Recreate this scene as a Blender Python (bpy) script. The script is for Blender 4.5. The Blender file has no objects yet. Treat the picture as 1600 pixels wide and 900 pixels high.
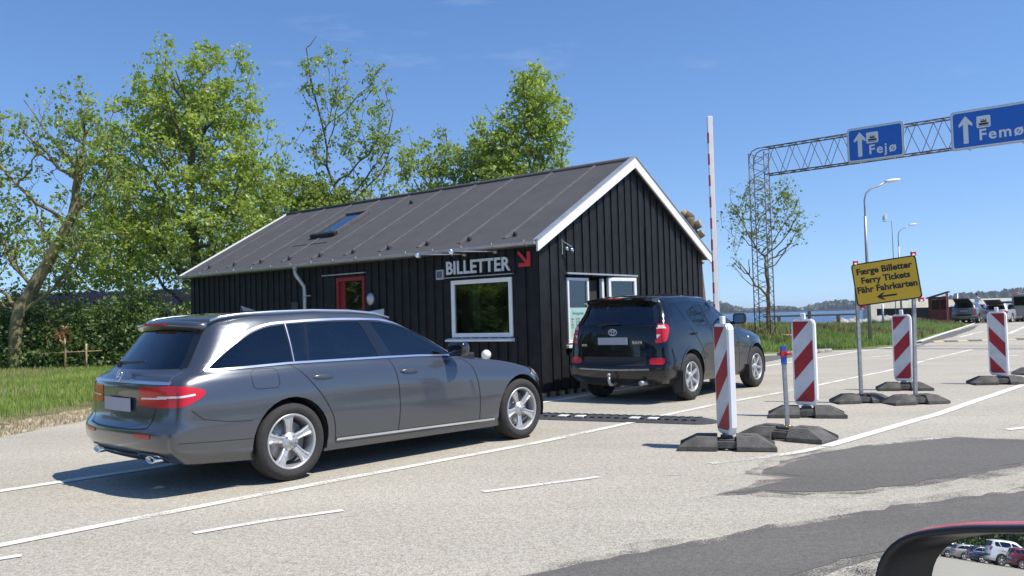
import bpy, bmesh, math, random
import numpy as np
from mathutils import Vector, Matrix
R = math.radians
PI = math.pi
S = bpy.context.scene
COL = S.collection
rng = np.random.default_rng(7)
random.seed(7)

# ---------------------------------------------------------------- camera
H0, FPX, PIT, ROL = 1.342, 1323.77, R(2.055), R(-1.587)
_F = Vector((0, math.cos(PIT), math.sin(PIT)))
_R0 = Vector((1, 0, 0)); _U0 = _R0.cross(_F)
_R = _R0*math.cos(ROL) + _U0*math.sin(ROL)
_U = -_R0*math.sin(ROL) + _U0*math.cos(ROL)
cd = bpy.data.cameras.new('camera'); cam = bpy.data.objects.new('camera', cd); COL.objects.link(cam)
M = Matrix.Identity(4)
for i in range(3):
    M[i][0] = _R[i]; M[i][1] = _U[i]; M[i][2] = -_F[i]
M[2][3] = H0
cam.matrix_world = M
cd.sensor_width = 36; cd.lens = 36*FPX/1600; cd.clip_start = 0.05; cd.clip_end = 9000
S.camera = cam

# ---------------------------------------------------------------- light
SUN_EL = R(57); SUN_V = Vector((.91*math.cos(SUN_EL), -.41*math.cos(SUN_EL), math.sin(SUN_EL))).normalized()
sd = bpy.data.lights.new('sun', 'SUN'); sd.energy = 4.9; sd.angle = R(.53); sd.color = (1, .94, .84)
sun = bpy.data.objects.new('sun', sd); COL.objects.link(sun)
sun.rotation_euler = (-SUN_V).to_track_quat('-Z', 'Y').to_euler()
W = bpy.data.worlds.new('World'); S.world = W; W.use_nodes = True
wn = W.node_tree; wn.nodes.clear()
wo = wn.nodes.new('ShaderNodeOutputWorld'); bg = wn.nodes.new('ShaderNodeBackground')
sky = wn.nodes.new('ShaderNodeTexSky'); sky.sky_type = 'NISHITA'; sky.sun_disc = False
sky.sun_elevation = SUN_EL; sky.sun_rotation = math.atan2(SUN_V.x, SUN_V.y)
sky.air_density = 1.0; sky.dust_density = .0; sky.ozone_density = 2.0; sky.altitude = 0
bg.inputs[1].default_value = .14
# thin cirrus, laid out by view direction on the sky
tc = wn.nodes.new('ShaderNodeTexCoord'); mp = wn.nodes.new('ShaderNodeMapping')
mp.inputs['Scale'].default_value = (1.6, 1.6, 9); mp.inputs['Rotation'].default_value = (0, R(12), R(20))
nz = wn.nodes.new('ShaderNodeTexNoise'); nz.inputs['Scale'].default_value = 2.2; nz.inputs['Detail'].default_value = 7; nz.inputs['Roughness'].default_value = .62
cr = wn.nodes.new('ShaderNodeValToRGB'); cr.color_ramp.elements[0].position = .62; cr.color_ramp.elements[1].position = .85
cr.color_ramp.elements[1].color = (.26, .26, .26, 1)
mx = wn.nodes.new('ShaderNodeMixRGB'); mx.inputs[2].default_value = (5.2, 5.8, 6.6, 1)
hs = wn.nodes.new('ShaderNodeHueSaturation'); hs.inputs['Saturation'].default_value = 1.20; hs.inputs['Hue'].default_value = .507; hs.inputs['Value'].default_value = 1.06
# look a little higher into the sky near the horizon: clear blue air instead of the yellow rim
sxz = wn.nodes.new('ShaderNodeSeparateXYZ'); cxz = wn.nodes.new('ShaderNodeCombineXYZ'); mz = wn.nodes.new('ShaderNodeMath'); mz.operation = 'MULTIPLY_ADD'
mz.inputs[1].default_value = .90; mz.inputs[2].default_value = .10
wn.links.new(tc.outputs['Generated'], sxz.inputs[0]); wn.links.new(sxz.outputs[0], cxz.inputs[0]); wn.links.new(sxz.outputs[1], cxz.inputs[1])
wn.links.new(sxz.outputs[2], mz.inputs[0]); wn.links.new(mz.outputs[0], cxz.inputs[2]); wn.links.new(cxz.outputs[0], sky.inputs[0])
wn.links.new(tc.outputs['Generated'], mp.inputs[0]); wn.links.new(mp.outputs[0], nz.inputs[0]); wn.links.new(nz.outputs[0], cr.inputs[0])
wn.links.new(cr.outputs[0], mx.inputs[0]); wn.links.new(sky.outputs[0], hs.inputs['Color']); wn.links.new(hs.outputs[0], mx.inputs[1])
wn.links.new(mx.outputs[0], bg.inputs[0]); wn.links.new(bg.outputs[0], wo.inputs[0])
S.view_settings.view_transform = 'Standard'; S.view_settings.look = 'None'; S.view_settings.gamma = 1
S.view_settings.exposure = 0.25; S.view_settings.use_curve_mapping = False
S.render.engine = 'CYCLES'

# ---------------------------------------------------------------- small tools
def G(px, py, z=0.0):
    """photo pixel -> point on the ground"""
    d = _F + _R*((px-800)/FPX) + _U*((450-py)/FPX)
    t = (z-H0)/d.z
    return Vector((d.x*t, d.y*t, z))
def link(o, parent=None):
    COL.objects.link(o)
    if parent is not None: o.parent = parent
    return o
def tag(o, label=None, cat=None, group=None, kind=None):
    if label: o['label'] = label
    if cat: o['category'] = cat
    if group: o['group'] = group
    if kind: o['kind'] = kind
    return o
def thing(name, label, cat, loc=(0,0,0), rz=0, group=None):
    o = bpy.data.objects.new(name, None); link(o); o.location = loc; o.rotation_euler = (0,0,rz)
    o.empty_display_size = .2
    return tag(o, label, cat, group)
def kids(o): return [c for c in bpy.data.objects if c.parent == o]
def copy_tree(o, parent=None):
    c = o.copy(); COL.objects.link(c); c.parent = parent
    for ch in kids(o): copy_tree(ch, c)
    return c

class MB:
    def __init__(s): s.v = []; s.f = []; s.sm = []
    def add(s, vs, fs, smooth=False):
        b = len(s.v); s.v += [tuple(v) for v in vs]; s.f += [tuple(i+b for i in f) for f in fs]; s.sm += [smooth]*len(fs)
        return s
    def box(s, x0, x1, y0, y1, z0, z1, T=None):
        vs = [Vector((x,y,z)) for x in (x0,x1) for y in (y0,y1) for z in (z0,z1)]
        if T: vs = [T @ v for v in vs]
        return s.add(vs, [(0,1,3,2),(4,6,7,5),(0,4,5,1),(2,3,7,6),(0,2,6,4),(1,5,7,3)])
    def tube(s, pts, r, n=8, caps=True, smooth=True):
        pts = [Vector(p) for p in pts]; m = len(pts)
        rs = r if isinstance(r, (list, tuple)) else [r]*m
        vs = []; prev = None
        for i, p in enumerate(pts):
            t = (pts[min(i+1,m-1)] - pts[max(i-1,0)]).normalized()
            if prev is None:
                a = Vector((0,0,1)) if abs(t.z) < .9 else Vector((1,0,0)); x = t.cross(a).normalized()
            else:
                x = (prev - t*prev.dot(t)).normalized()
            prev = x; y = t.cross(x)
            for k in range(n):
                an = 2*PI*k/n; vs.append(p + (x*math.cos(an) + y*math.sin(an))*rs[i])
        fs = [(i*n+k, i*n+(k+1)%n, (i+1)*n+(k+1)%n, (i+1)*n+k) for i in range(m-1) for k in range(n)]
        if caps: fs += [tuple(range(n-1,-1,-1)), tuple((m-1)*n+k for k in range(n))]
        return s.add(vs, fs, smooth)
    def bar(s, a, b, w, h=None):
        """square bar between two points"""
        a = Vector(a); b = Vector(b); t = (b-a).normalized(); h = h or w
        up = Vector((0,0,1)) if abs(t.z) < .95 else Vector((1,0,0))
        x = t.cross(up).normalized(); y = x.cross(t)
        vs = [p + x*sx*w/2 + y*sy*h/2 for p in (a,b) for sx,sy in ((-1,-1),(1,-1),(1,1),(-1,1))]
        return s.add(vs, [(0,1,5,4),(1,2,6,5),(2,3,7,6),(3,0,4,7),(3,2,1,0),(4,5,6,7)])
    def prism(s, poly, h0, h1, fn):
        """polygon in 2d, extruded; fn(a,b,h)->point"""
        n = len(poly); vs = [fn(a,b,h0) for a,b in poly] + [fn(a,b,h1) for a,b in poly]
        return s.add(vs, [tuple(range(n-1,-1,-1)), tuple(range(n,2*n))] + [(i,(i+1)%n,n+(i+1)%n,n+i) for i in range(n)])
    def rev(s, prof, n, fn, smooth=True):
        """revolve profile [(r,h)] ; fn(x,y,h)"""
        vs = [fn(r*math.cos(2*PI*k/n), r*math.sin(2*PI*k/n), h) for r,h in prof for k in range(n)]
        fs = [(i*n+k, i*n+(k+1)%n, (i+1)*n+(k+1)%n, (i+1)*n+k) for i in range(len(prof)-1) for k in range(n)]
        return s.add(vs, fs, smooth)
    def ball(s, c, r, n=12, sc=(1,1,1)):
        prof = [(max(1e-4, math.sin(PI*i/(n//2))), -math.cos(PI*i/(n//2))) for i in range(n//2+1)]
        return s.rev(prof, n, lambda x,y,h: (c[0]+x*r*sc[0], c[1]+y*r*sc[1], c[2]+h*r*sc[2]))
    def build(s, name, m, parent=None, bevel=0, seg=1, fix=True):
        me = bpy.data.meshes.new(name); me.from_pydata(s.v, [], s.f)
        me.polygons.foreach_set('use_smooth', s.sm)
        if fix or bevel:
            bm = bmesh.new(); bm.from_mesh(me)
            bmesh.ops.recalc_face_normals(bm, faces=bm.faces)
            if bevel:
                es = [e for e in bm.edges if len(e.link_faces) == 2 and e.calc_face_angle(0) > .5]
                bmesh.ops.bevel(bm, geom=es, offset=bevel, segments=seg, affect='EDGES', clamp_overlap=True)
            bm.to_mesh(me); bm.free()
        if m: me.materials.append(m)
        return link(bpy.data.objects.new(name, me), parent)

def arr_mesh(name, V, F, m, parent=None, k=4, smooth=False):
    """fast mesh from numpy arrays, faces of k verts"""
    me = bpy.data.meshes.new(name); V = np.asarray(V, np.float32); F = np.asarray(F, np.int32)
    me.vertices.add(len(V)); me.vertices.foreach_set('co', V.ravel())
    me.loops.add(F.size); me.loops.foreach_set('vertex_index', F.ravel())
    me.polygons.add(len(F)); me.polygons.foreach_set('loop_start', np.arange(0, F.size, k, dtype=np.int32))
    me.polygons.foreach_set('loop_total', np.full(len(F), k, np.int32))
    me.polygons.foreach_set('use_smooth', np.full(len(F), smooth))
    me.update(calc_edges=True); me.materials.append(m)
    return link(bpy.data.objects.new(name, me), parent)

# ---------------------------------------------------------------- materials
def mat(name, color, rough=.6, metal=0, coat=0, spec=.5, noise=0, nscale=8, bump=0, bscale=60, trans=0, emis=None, coord='Object', dirt=None):
    m = bpy.data.materials.new(name); m.use_nodes = True; t = m.node_tree; b = t.nodes['Principled BSDF']
    b.inputs['Base Color'].default_value = (*color, 1); b.inputs['Roughness'].default_value = rough
    b.inputs['Metallic'].default_value = metal; b.inputs['Coat Weight'].default_value = coat; b.inputs['Coat Roughness'].default_value = .03
    b.inputs['Specular IOR Level'].default_value = spec; b.inputs['Transmission Weight'].default_value = trans
    if emis: b.inputs['Emission Color'].default_value = (*emis[0], 1); b.inputs['Emission Strength'].default_value = emis[1]
    if noise or bump:
        c = t.nodes.new('ShaderNodeTexCoord')
    if noise:
        n = t.nodes.new('ShaderNodeTexNoise'); n.inputs['Scale'].default_value = nscale; n.inputs['Detail'].default_value = 6
        t.links.new(c.outputs[coord], n.inputs['Vector'])
        r = t.nodes.new('ShaderNodeMapRange'); r.inputs[1].default_value = .3; r.inputs[2].default_value = .7
        r.inputs[3].default_value = 1-noise; r.inputs[4].default_value = 1+noise
        x = t.nodes.new('ShaderNodeVectorMath'); x.operation = 'SCALE'; x.inputs[0].default_value = color
        t.links.new(n.outputs[0], r.inputs[0]); t.links.new(r.outputs[0], x.inputs['Scale']); t.links.new(x.outputs[0], b.inputs['Base Color'])
    if bump:
        n2 = t.nodes.new('ShaderNodeTexNoise'); n2.inputs['Scale'].default_value = bscale; n2.inputs['Detail'].default_value = 4
        t.links.new(c.outputs[coord], n2.inputs['Vector'])
        bp = t.nodes.new('ShaderNodeBump'); bp.inputs['Strength'].default_value = bump; bp.inputs['Distance'].default_value = .01
        t.links.new(n2.outputs[0], bp.inputs['Height']); t.links.new(bp.outputs[0], b.inputs['Normal'])
    return m

def ground_mat(name, stops, scale=130, tint=((.9,.9,.9),(1.1,1.08,1.05)), big=.35, bump=.35, crack=True):
    """chip-seal / asphalt: random chips by Voronoi cell colour, stains by noise"""
    m = bpy.data.materials.new(name); m.use_nodes = True; t = m.node_tree; b = t.nodes['Principled BSDF']; N = t.nodes.new; L = t.links.new
    b.inputs['Roughness'].default_value = .88; b.inputs['Specular IOR Level'].default_value = .3
    c = N('ShaderNodeTexCoord')
    v = N('ShaderNodeTexVoronoi'); v.inputs['Scale'].default_value = scale; v.voronoi_dimensions = '2D'
    L(c.outputs['Object'], v.inputs['Vector'])
    sp = N('ShaderNodeSeparateColor'); L(v.outputs['Color'], sp.inputs[0])
    v2 = N('ShaderNodeTexNoise'); v2.inputs['Scale'].default_value = 26; v2.inputs['Detail'].default_value = 5; L(c.outputs['Object'], v2.inputs['Vector'])
    ad = N('ShaderNodeMath'); ad.operation = 'MULTIPLY_ADD'; ad.inputs[1].default_value = .44; L(sp.outputs[0], ad.inputs[0])
    sc = N('ShaderNodeMath'); sc.operation = 'MULTIPLY_ADD'; sc.inputs[1].default_value = .6; sc.inputs[2].default_value = -.01; L(v2.outputs[0], sc.inputs[0]); L(sc.outputs[0], ad.inputs[2])
    r = N('ShaderNodeValToRGB'); L(ad.outputs[0], r.inputs[0]); e = r.color_ramp.elements
    e[0].position, e[0].color = stops[0][0], (*stops[0][1], 1); e[1].position, e[1].color = stops[-1][0], (*stops[-1][1], 1)
    for p, col in stops[1:-1]: q = e.new(p); q.color = (*col, 1)
    n = N('ShaderNodeTexNoise'); n.inputs['Scale'].default_value = .55; n.inputs['Detail'].default_value = 8; n.inputs['Roughness'].default_value = .62
    mpn = N('ShaderNodeMapping'); mpn.inputs['Rotation'].default_value = (0,0,R(48)); mpn.inputs['Scale'].default_value = (.45, 1.5, 1)
    L(c.outputs['Object'], mpn.inputs[0]); L(mpn.outputs[0], n.inputs['Vector'])
    mr = N('ShaderNodeMapRange'); mr.inputs[1].default_value = .3; mr.inputs[2].default_value = .7; mr.inputs[3].default_value = 1-big; mr.inputs[4].default_value = 1+big*.55
    L(n.outputs[0], mr.inputs[0])
    x = N('ShaderNodeVectorMath'); x.operation = 'SCALE'; L(r.outputs[0], x.inputs[0]); L(mr.outputs[0], x.inputs['Scale'])
    out = x.outputs[0]
    if crack:
        # small oil spots
        n3 = N('ShaderNodeTexNoise'); n3.inputs['Scale'].default_value = 3.1; n3.inputs['Detail'].default_value = 3
        L(mpn.outputs[0], n3.inputs['Vector'])
        r3 = N('ShaderNodeMapRange'); r3.inputs[1].default_value = .70; r3.inputs[2].default_value = .78; r3.inputs[3].default_value = 0; r3.inputs[4].default_value = .5; L(n3.outputs[0], r3.inputs[0])
        m3 = N('ShaderNodeMixRGB'); m3.inputs[2].default_value = (.09,.085,.08,1); L(r3.outputs[0], m3.inputs[0]); L(out, m3.inputs[1]); out = m3.outputs[0]
    L(out, b.inputs['Base Color'])
    bp = N('ShaderNodeBump'); bp.inputs['Strength'].default_value = bump; bp.inputs['Distance'].default_value = .006
    L(v.outputs['Distance'], bp.inputs['Height']); L(bp.outputs[0], b.inputs['Normal'])
    return m

def leaf_mat(name, c1, c2, trans=.45, nscale=.9):
    m = bpy.data.materials.new(name); m.use_nodes = True; t = m.node_tree; N = t.nodes.new; L = t.links.new
    t.nodes.clear(); o = N('ShaderNodeOutputMaterial'); d = N('ShaderNodeBsdfDiffuse'); tr = N('ShaderNodeBsdfTranslucent'); gl = N('ShaderNodeBsdfGlossy')
    gl.inputs['Roughness'].default_value = .45; gl.inputs['Color'].default_value = (.9,.95,1,1)
    g = N('ShaderNodeNewGeometry'); c = N('ShaderNodeTexCoord'); n = N('ShaderNodeTexNoise'); n.inputs['Scale'].default_value = nscale; n.inputs['Detail'].default_value = 3
    L(c.outputs['Object'], n.inputs['Vector'])
    a = N('ShaderNodeMath'); a.operation = 'MULTIPLY_ADD'; a.inputs[1].default_value = .5; L(g.outputs['Random Per Island'], a.inputs[0])
    a2 = N('ShaderNodeMath'); a2.operation = 'MULTIPLY_ADD'; a2.inputs[1].default_value = 1.6; a2.inputs[2].default_value = -.55; L(n.outputs[0], a2.inputs[0]); L(a2.outputs[0], a.inputs[2])
    mx = N('ShaderNodeMixRGB'); mx.inputs[1].default_value = (*c1,1); mx.inputs[2].default_value = (*c2,1); L(a.outputs[0], mx.inputs[0])
    L(mx.outputs[0], d.inputs[0]); h = N('ShaderNodeHueSaturation'); h.inputs['Hue'].default_value = .495; h.inputs['Saturation'].default_value = 1.15; h.inputs['Value'].default_value = 1.25; L(mx.outputs[0], h.inputs['Color']); L(h.outputs[0], tr.inputs[0])
    s1 = N('ShaderNodeMixShader'); s1.inputs[0].default_value = trans; L(d.outputs[0], s1.inputs[1]); L(tr.outputs[0], s1.inputs[2])
    s2 = N('ShaderNodeMixShader'); s2.inputs[0].default_value = .03; L(s1.outputs[0], s2.inputs[1]); L(gl.outputs[0], s2.inputs[2]); L(s2.outputs[0], o.inputs[0])
    return m

def glass_mat(name, tint, mixv=.35, rough=.02, glossc=(.9,.95,1)):
    """window glass: fresnel mirror over a tinted see-through pane"""
    m = bpy.data.materials.new(name); m.use_nodes = True; t = m.node_tree; N = t.nodes.new; L = t.links.new
    t.nodes.clear(); o = N('ShaderNodeOutputMaterial'); gl = N('ShaderNodeBsdfGlossy'); gl.inputs['Roughness'].default_value = rough; gl.inputs['Color'].default_value = (*glossc,1)
    tr = N('ShaderNodeBsdfTransparent'); tr.inputs[0].default_value = (*tint,1)
    f = N('ShaderNodeFresnel'); f.inputs[0].default_value = 1.5
    a = N('ShaderNodeMath'); a.operation = 'MULTIPLY_ADD'; a.inputs[1].default_value = 1.1; a.inputs[2].default_value = mixv; a.use_clamp = True; L(f.outputs[0], a.inputs[0])
    s = N('ShaderNodeMixShader'); L(a.outputs[0], s.inputs[0]); L(tr.outputs[0], s.inputs[1]); L(gl.outputs[0], s.inputs[2]); L(s.outputs[0], o.inputs[0])
    return m

road_m = ground_mat('road_chip_seal', [(.0,(.135,.122,.098)),(.28,(.30,.275,.222)),(.5,(.415,.382,.312)),(.75,(.515,.48,.40)),(1,(.66,.62,.53))], 105, big=.14)
PST = [(.0,(.07,.066,.058)),(.4,(.125,.119,.105)),(.75,(.17,.162,.145)),(1,(.31,.29,.26))]
patch_m = ground_mat('asphalt_patch', PST, 140, big=.18, bump=.2)
sand_m = mat('sandy_verge', (.40,.33,.235), .95, noise=.35, nscale=3, bump=.8, bscale=40)
grassg_m = mat('grass_ground', (.14,.17,.055), .95, noise=.5, nscale=1.2, bump=1, bscale=30)
paint_m = mat('road_paint', (.72,.70,.62), .75, noise=.16, nscale=9, bump=.5, bscale=120)
def worn(name, col, thr=.42, fs=45):
    m = bpy.data.materials.new(name); m.use_nodes = True; t = m.node_tree; b = t.nodes['Principled BSDF']; N = t.nodes.new; L = t.links.new
    b.inputs['Base Color'].default_value = (*col,1); b.inputs['Roughness'].default_value = .8
    c = N('ShaderNodeTexCoord'); n = N('ShaderNodeTexNoise'); n.inputs['Scale'].default_value = fs; n.inputs['Detail'].default_value = 6; n.inputs['Roughness'].default_value=.7; L(c.outputs['Object'], n.inputs['Vector'])
    n2 = N('ShaderNodeTexNoise'); n2.inputs['Scale'].default_value = 1.8; n2.inputs['Detail'].default_value = 3; L(c.outputs['Object'], n2.inputs['Vector'])
    ad = N('ShaderNodeMath'); ad.operation = 'MULTIPLY_ADD'; ad.inputs[1].default_value = .45; L(n2.outputs[0], ad.inputs[0]); 
    hf = N('ShaderNodeMath'); hf.operation='MULTIPLY'; hf.inputs[1].default_value=.55; L(n.outputs[0], hf.inputs[0]); L(hf.outputs[0], ad.inputs[2])
    r = N('ShaderNodeMapRange'); r.inputs[1].default_value = thr-.05; r.inputs[2].default_value = thr+.05; L(ad.outputs[0], r.inputs[0])
    L(r.outputs[0], b.inputs['Alpha']); return m
paint_w = worn('road_paint_worn', (.72,.70,.62), .44)
paint_ww = worn('road_paint_very_worn', (.68,.66,.6), .50)

black_wood = mat('black_tarred_board', (.0125,.0135,.0155), .62, noise=.35, nscale=5, bump=.5, bscale=25, spec=.25)
felt = mat('roofing_felt', (.070,.069,.072), .92, noise=.10, nscale=2.4, bump=.6, bscale=180)
felt2 = mat('roofing_felt_seam', (.098,.094,.098), .92, noise=.2, nscale=6, bump=.6, bscale=180)
white_p = mat('white_paint', (.78,.78,.76), .5, noise=.05, nscale=6)
zinc = mat('zinc_gutter', (.42,.44,.46), .45, metal=.55, noise=.12, nscale=5)
red_p = mat('red_paint', (.42,.02,.028), .45, noise=.08)
letter_m = mat('grey_white_letters', (.60,.63,.66), .5)
dark_m = mat('dark_interior', (.03,.028,.026), .8)
inner_wall = mat('interior_boards', (.16,.13,.11), .8)
chrome = mat('chrome', (.82,.84,.87), .12, metal=1)
satin = mat('satin_aluminium', (.62,.66,.72), .28, metal=.9)
alloy = mat('silver_alloy', (.50,.50,.50), .38, metal=.6, coat=.1)
rubber = mat('tyre_rubber', (.028,.027,.026), .82, noise=.2, nscale=30, bump=.3, bscale=90)
blackpl = mat('black_plastic', (.018,.018,.019), .45, bump=.1, bscale=200)
glossblk = mat('gloss_black', (.008,.008,.009), .12, coat=1)
base_m = mat('recycled_rubber', (.105,.098,.088), .9, noise=.35, nscale=9, bump=.9, bscale=70)
galv = mat('galvanised_steel', (.36,.37,.38), .5, metal=.6, noise=.18, nscale=18)
beacon_w = mat('beacon_white_plastic', (.80,.80,.80), .4, noise=.04, nscale=6)
refl_w = mat('reflective_white', (.58,.60,.63), .4, noise=.16, nscale=5)
refl_r = mat('reflective_red', (.33,.012,.022), .45, noise=.22, nscale=6)
yellow_m = mat('yellow_sheet', (.68,.42,.02), .45, noise=.06, nscale=4)
blue_m = mat('blue_sign_sheet', (.008,.12,.50), .4, noise=.04, nscale=3)
signw = mat('sign_white', (.70,.72,.74), .45)
black_i = mat('black_ink', (.012,.012,.012), .5)
tape_r = mat('red_tape', (.55,.02,.03), .4); tape_b = mat('blue_tape', (.02,.10,.42), .4)
lampred = mat('tail_lamp_red', (.50,.008,.014), .25, coat=.35); lampwhite = mat('tail_lamp_white', (.72,.62,.60), .15, coat=1)
lampdeep = mat('tail_lamp_deep_red', (.26,.004,.010), .12, coat=1)
clearlamp = mat('headlamp_glass', (.55,.58,.62), .08, metal=.6, coat=1)
plate_m = mat('number_plate', (.36,.37,.44), .5)
bark = mat('bark', (.115,.088,.06), .9, noise=.4, nscale=6, bump=1, bscale=22)
bark_l = mat('bark_lichen', (.20,.165,.085), .9, noise=.55, nscale=2.6, bump=1, bscale=18)
steel_rust = mat('weathered_lattice_steel', (.14,.12,.11), .7, metal=.3, noise=.3, nscale=7)
glass_car = glass_mat('car_glass', (.20,.27,.27), .05)
glass_priv = glass_mat('privacy_glass', (.075,.10,.11), .04)
glass_win = glass_mat('window_glass', (.50,.56,.54), .06)
mirror_m = mat('mirror_glass', (.86,.88,.88), .0, metal=1)
wood_l = mat('sawn_wood', (.42,.31,.17), .8, noise=.4, nscale=9)
stone_m = mat('kerb_stone', (.34,.31,.27), .9, noise=.3, nscale=5, bump=1, bscale=25)

# ---------------------------------------------------------------- ground, road, water
def sheet(name, pts, m, z, kind='structure', jitter=0, seg=.25, parent=None, z_is=True):
    P = [Vector((p[0], p[1], z)) for p in pts]
    if jitter:
        Q = []
        for i, a in enumerate(P):
            b = P[(i+1) % len(P)]; n = max(1, int((b-a).length/seg)); d = (b-a).normalized(); nn = Vector((-d.y, d.x, 0))
            for k in range(n):
                Q.append(a + (b-a)*k/n + nn*(random.gauss(0,1)*jitter))
        P = Q
    o = MB().add(P, [tuple(range(len(P)))]).build(name, m, parent, fix=False)
    me = o.data
    bm = bmesh.new(); bm.from_mesh(me)
    bmesh.ops.triangulate(bm, faces=bm.faces, ngon_method='EAR_CLIP')
    for f in bm.faces:
        if f.normal.z < 0: f.normal_flip()
    bm.to_mesh(me); bm.free()
    if kind: o['kind'] = kind
    return o

coast = [(-3000,500),(-25,480),(-6,120),(7,53),(11,47.5),(16,46.5),(20,50),(23.5,56),(27,66),(33,78),(38.5,90),(58,118),(200,260),(3000,900)]
land = coast + [(3000,-3000),(-3000,-3000)]
g = sheet('ground', land, grassg_m, -.02)
mb = MB()
for a, b in zip(coast[:-1], coast[1:]):
    mb.add([(a[0],a[1],-.02),(b[0],b[1],-.02),(b[0]-1.2,b[1]+3.5,-3),(a[0]-1.2,a[1]+3.5,-3)], [(0,1,2,3)])
o = mb.build('shore_slope', stone_m); o['kind'] = 'structure'

# water
wm = bpy.data.materials.new('sea_water'); wm.use_nodes = True; t = wm.node_tree; b = t.nodes['Principled BSDF']
b.inputs['Base Color'].default_value = (.012,.045,.11,1); b.inputs['Roughness'].default_value = .22; b.inputs['Specular IOR Level'].default_value = .5
c = t.nodes.new('ShaderNodeTexCoord'); n = t.nodes.new('ShaderNodeTexNoise'); n.inputs['Scale'].default_value = .9; n.inputs['Detail'].default_value = 8
mpw = t.nodes.new('ShaderNodeMapping'); mpw.inputs['Scale'].default_value = (1,.35,1); t.links.new(c.outputs['Object'], mpw.inputs[0]); t.links.new(mpw.outputs[0], n.inputs[0])
bp = t.nodes.new('ShaderNodeBump'); bp.inputs['Strength'].default_value = 1; bp.inputs['Distance'].default_value = .9
t.links.new(n.outputs[0], bp.inputs['Height']); t.links.new(bp.outputs[0], b.inputs['Normal'])
sheet('water', [(-6000,20),(6000,20),(6000,8000),(-6000,8000)], wm, -1.0)

def rand_poly_pts(poly, n):
    P = np.array([(p[0],p[1]) for p in poly]); lo = P.min(0); hi = P.max(0); out = []
    while sum(len(o) for o in out) < n:
        q = lo + rng.random((n*2,2))*(hi-lo); ins = np.zeros(len(q), bool); j = len(P)-1
        for i in range(len(P)):
            c1 = (P[i,1] > q[:,1]) != (P[j,1] > q[:,1])
            xx = (P[j,0]-P[i,0])*(q[:,1]-P[i,1])/((P[j,1]-P[i,1]) if P[j,1] != P[i,1] else 1e-9)+P[i,0]
            ins ^= c1 & (q[:,0] < xx); j = i
        out.append(q[ins])
    return np.concatenate(out)[:n]

# road: one wide paved area (forecourt, lanes and the road to the quay)
verge = [G(-260,735), G(-60,692), G(60,672), G(140,655), G(240,640), G(300,632)]
road_poly = [(-190,-190),(-190,-40),(-60,-2),(-16,8.2)] + [(p.x,p.y) for p in verge] + \
    [(-4.6,16.6),(-3,21.5),(4.3,21.6)] + [(p.x,p.y) for p in (G(1125,556),G(1200,553),G(1290,548),G(1350,545.5),G(1430,538),G(1462,524),G(1500,514),G(1532,503.5))] + [(41,84),(47,100),(60,112),(120,110),(160,60),(150,-190)]
sheet('road', road_poly, road_m, 0, jitter=.05, seg=.4)
vg = [G(-300,700), G(-60,672), G(30,655), G(120,640), G(230,622), G(330,610)]
sheet('verge', [(-18,9.5)] + [(p.x,p.y) for p in vg] + [(p.x+.4,p.y-.9) for p in reversed(verge)] + [(-17,7)], sand_m, -.01, jitter=.12, seg=.3)

patch_w1 = worn('asphalt_patch_worn', (.13,.123,.11), .49, 95)
patch_w2 = worn('asphalt_patch_crumbs', (.15,.142,.125), .575, 110)
# dark resurfaced strips
def px_sheet(name, pts, m, z, jitter, seg=.12, fringe=.09):
    if fringe:
        # crumbling fringe: the same chips showing through the worn edge
        P = [G(*p) for p in pts]; c = sum(P, Vector())/len(P); area = sum(P[i-1].x*P[i].y-P[i].x*P[i-1].y for i in range(len(P))); sg_ = 1 if area > 0 else -1
        for wd, mm, zz in ((fringe, patch_w1, z-.0012),(fringe*2.6, patch_w2, z-.002)):
            Q = []
            for i, p in enumerate(P):
                a = (p-P[i-1]).normalized(); b = (P[(i+1)%len(P)]-p).normalized(); t_ = (a+b).normalized()
                Q.append(p+Vector((t_.y,-t_.x,0))*sg_*wd)
            sheet(name+'_edge', Q, mm, zz, jitter=jitter*2, seg=seg)
    return sheet(name, [G(*p) for p in pts], m, z, jitter=jitter, seg=seg)
px_sheet('asphalt_patch', [(1235,722),(1330,703),(1400,692),(1500,685),(1640,690),(1900,700),(1900,735),(1700,716),(1600,722),(1520,737),(1420,757),(1330,768),(1255,769),(1190,766),(1130,772),(1210,755),(1262,746),(1205,739)], patch_m, .0035, .012)
px_sheet('asphalt_patch', [(760,920),(860,899),(960,879),(1100,852),(1220,826),(1320,811),(1440,793),(1600,768),(1900,720),(2300,760),(2100,1100),(1500,960),(1440,872),(1380,862),(1290,882),(1230,902),(1100,960),(820,960)], patch_m, .0035, .01)
px_sheet('asphalt_patch', [(1120,560),(1200,556),(1262,552),(1300,549.5),(1262,553.5),(1195,566),(1120,580)], patch_m, .0035, .02, fringe=0)
px_sheet('asphalt_patch', [(1400,540),(1432,534),(1455,526),(1490,518),(1530,507),(1519,515),(1490,526),(1455,534),(1437,541)], patch_m, .0035, .05, .5, fringe=0)

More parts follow.
